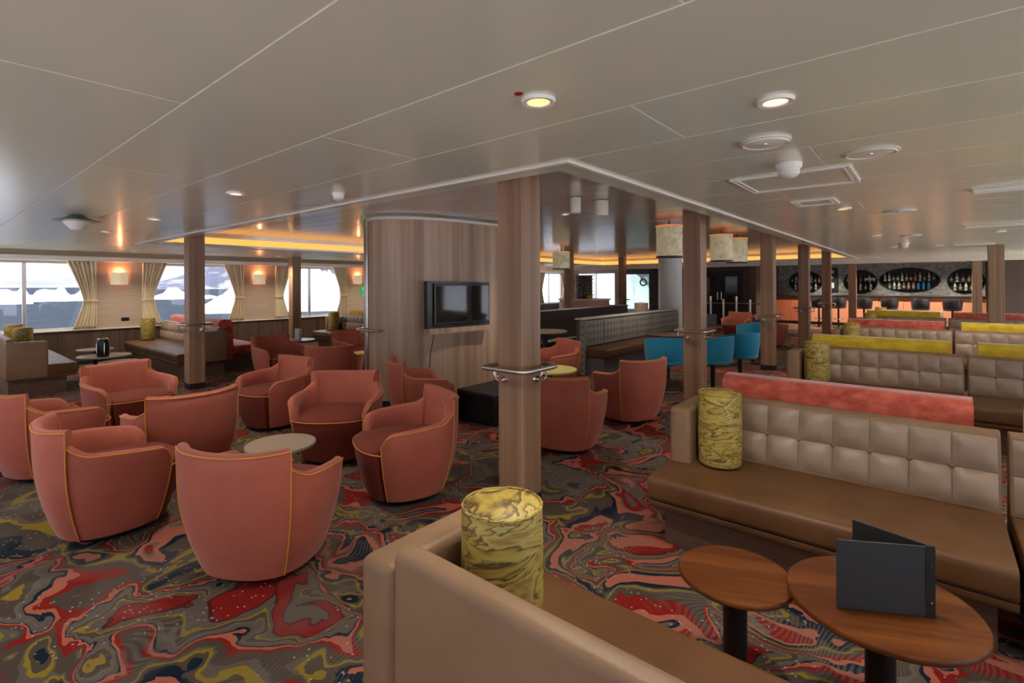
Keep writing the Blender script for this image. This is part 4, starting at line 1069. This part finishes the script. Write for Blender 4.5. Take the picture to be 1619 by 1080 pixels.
lbl_me = MB().lathe([(.0405, .05), (.0415, .05), (.0415, .13), (.0405, .13)], 12).mesh('label_band', 'bottle_label', 40)
ORD = ['first', 'second', 'third', 'fourth', 'fifth', 'sixth', 'seventh', 'eighth', 'ninth', 'tenth', 'eleventh', 'twelfth', 'thirteenth']
def bottles(nx, z, xs, cols, where):
    for i, x in enumerate(xs):
        k = cols[i % len(cols)]
        t = thing('bottle', ORD[i] + ' from the left: ' + {'bottle_dark': 'dark', 'bottle_clear': 'clear', 'bottle_brown': 'brown', 'bottle_blue': 'bright blue'}[k] + ' bottle ' + where, 'bottle', (x, YN + .075 + random.uniform(-.02, .02), z), 0, 'bottles behind the bar')
        link('glass_body', bme[k], t)
        if k != 'bottle_blue': link('label_band', lbl_me, t)
wn_ = ['in the leftmost oval niche', 'in the second oval niche', 'in the middle oval niche', 'in the rightmost oval niche']
for (cx, cz, a, b_), wh in zip(nic, wn_):
    k = max(4, int(a * 2 * .8 / .12)); xs = [cx - a * .8 + i * 2 * a * .8 / (k - 1) for i in range(k)]
    if wh.startswith('in the middle'):
        bottles(0, cz - .019, xs, ['bottle_clear', 'bottle_clear', 'bottle_dark', 'bottle_dark', 'bottle_clear', 'bottle_brown', 'bottle_dark', 'bottle_brown', 'bottle_clear', 'bottle_dark', 'bottle_clear', 'bottle_dark'], 'on the upper shelf ' + wh)
        k2 = 9; xs2 = [cx - a * .64 + i * 2 * a * .64 / (k2 - 1) for i in range(k2)]
        bottles(0, cz - b_ * .70 + .001, xs2, ['bottle_dark', 'bottle_clear', 'bottle_clear', 'bottle_dark', 'bottle_brown', 'bottle_brown', 'bottle_blue', 'bottle_blue', 'bottle_blue'], 'on the lower shelf ' + wh)
    else:
        bottles(0, cz - .019, xs, ['bottle_dark', 'bottle_clear', 'bottle_dark', 'bottle_brown'], 'on the upper shelf ' + wh)
        xs2 = [cx - a * .6 + i * 2 * a * .6 / 4 for i in range(5)]
        bottles(0, cz - b_ * .70 + .001, xs2, ['bottle_clear', 'bottle_dark'], 'on the lower shelf ' + wh)
t = thing('framed_notices', 'black board with white notices beside the leftmost niche', 'notice board', (-3.1, 23.98, 1.25)); MB().box(-.26, .26, -.03, 0, 0, .95).build('board', 'black', t, 0)
MB().lathe([(0, 0), (.14, 0), (.14, .01), (0, .01)], 24, sx=1, sy=.6).build('oval_badge', 'card_white', t, loc=(0, -.03, .78)).rotation_euler = (PI / 2, 0, 0); MB().lathe([(0, 0), (.1, 0), (.1, .01), (0, .01)], 24, sx=1, sy=.5).build('small_badge', 'card_white', t, loc=(0, -.03, .55)).rotation_euler = (PI / 2, 0, 0); MB().box(-.13, .13, -.04, -.03, .12, .35).build('sheet', 'card_white', t, 0)
t = thing('wall_plaque', 'small pale rectangular plaque on the stone left of the middle niche', 'plaque', (-1.78, 23.97, 1.72)); MB().rbox(-.17, .17, -.012, 0, -.04, .05, .003, 1).build('plate', 'card_white', t); MB().box(-.12, .12, -.014, -.012, -.01, .0).build('line', 'charcoal', t, 0)
# stools
def make_stool():
    t = thing('bar_stool', 'x', 'stool'); n = 24; vs = []; fs = []
    for i in range(n + 1):
        th = -R(95) + R(190) * i / n; top = 1.06 - .16 * (abs(th) / R(95)) ** 3
        lp = [(.20, .70), (.235, .76), (.25, top - .015), (.242, top), (.232, top - .012), (.215, .78), (.18, .74)]
        m = len(lp); vs += [(r_ * math.sin(th), -r_ * math.cos(th), h) for r_, h in lp]
    for i in range(n):
        for k in range(m): fs.append((i * m + k, i * m + (k + 1) % m, (i + 1) * m + (k + 1) % m, (i + 1) * m + k))
    fs.append(tuple(range(m))); fs.append(tuple(n * m + k for k in reversed(range(m))))
    MB().add(vs, fs).build('back_shell', 'sofa_stool', t, 50); MB().lathe([(0, .68), (.2, .68), (.235, .71), (.22, .76), (0, .77)], 28).build('seat', 'sofa_stool', t, 40)
    MB().lathe([(0, 0), (.2, 0), (.2, .015), (.03, .03), (.03, .68), (0, .68)], 24).build('pedestal', 'black_metal', t, 40); MB().tube([(.15 * math.cos(k * PI / 10), .15 * math.sin(k * PI / 10) + .02, .3) for k in range(20)], .01, 6, True).build('foot_ring', 'steel', t)
    return t
st = make_stool(); 
for i, (x, lab) in enumerate(((-1.75, 'first black bar stool from the left of the four in plain view'), (-1.04, 'second black bar stool, behind the far yellow bolster'), (-.23, 'third black bar stool from the left of the four in plain view'), (.56, 'rightmost black bar stool'), (-3.1, 'black bar stool half hidden behind the fourth column'), (-2.5, 'black bar stool half hidden behind the thin fifth column'))):
    o = st if i == 0 else copy_tree(st); o.location = (x, 21.2, 0); o.rotation_euler = (0, 0, 0); o['label'] = lab; o['group'] = 'black bar stools'
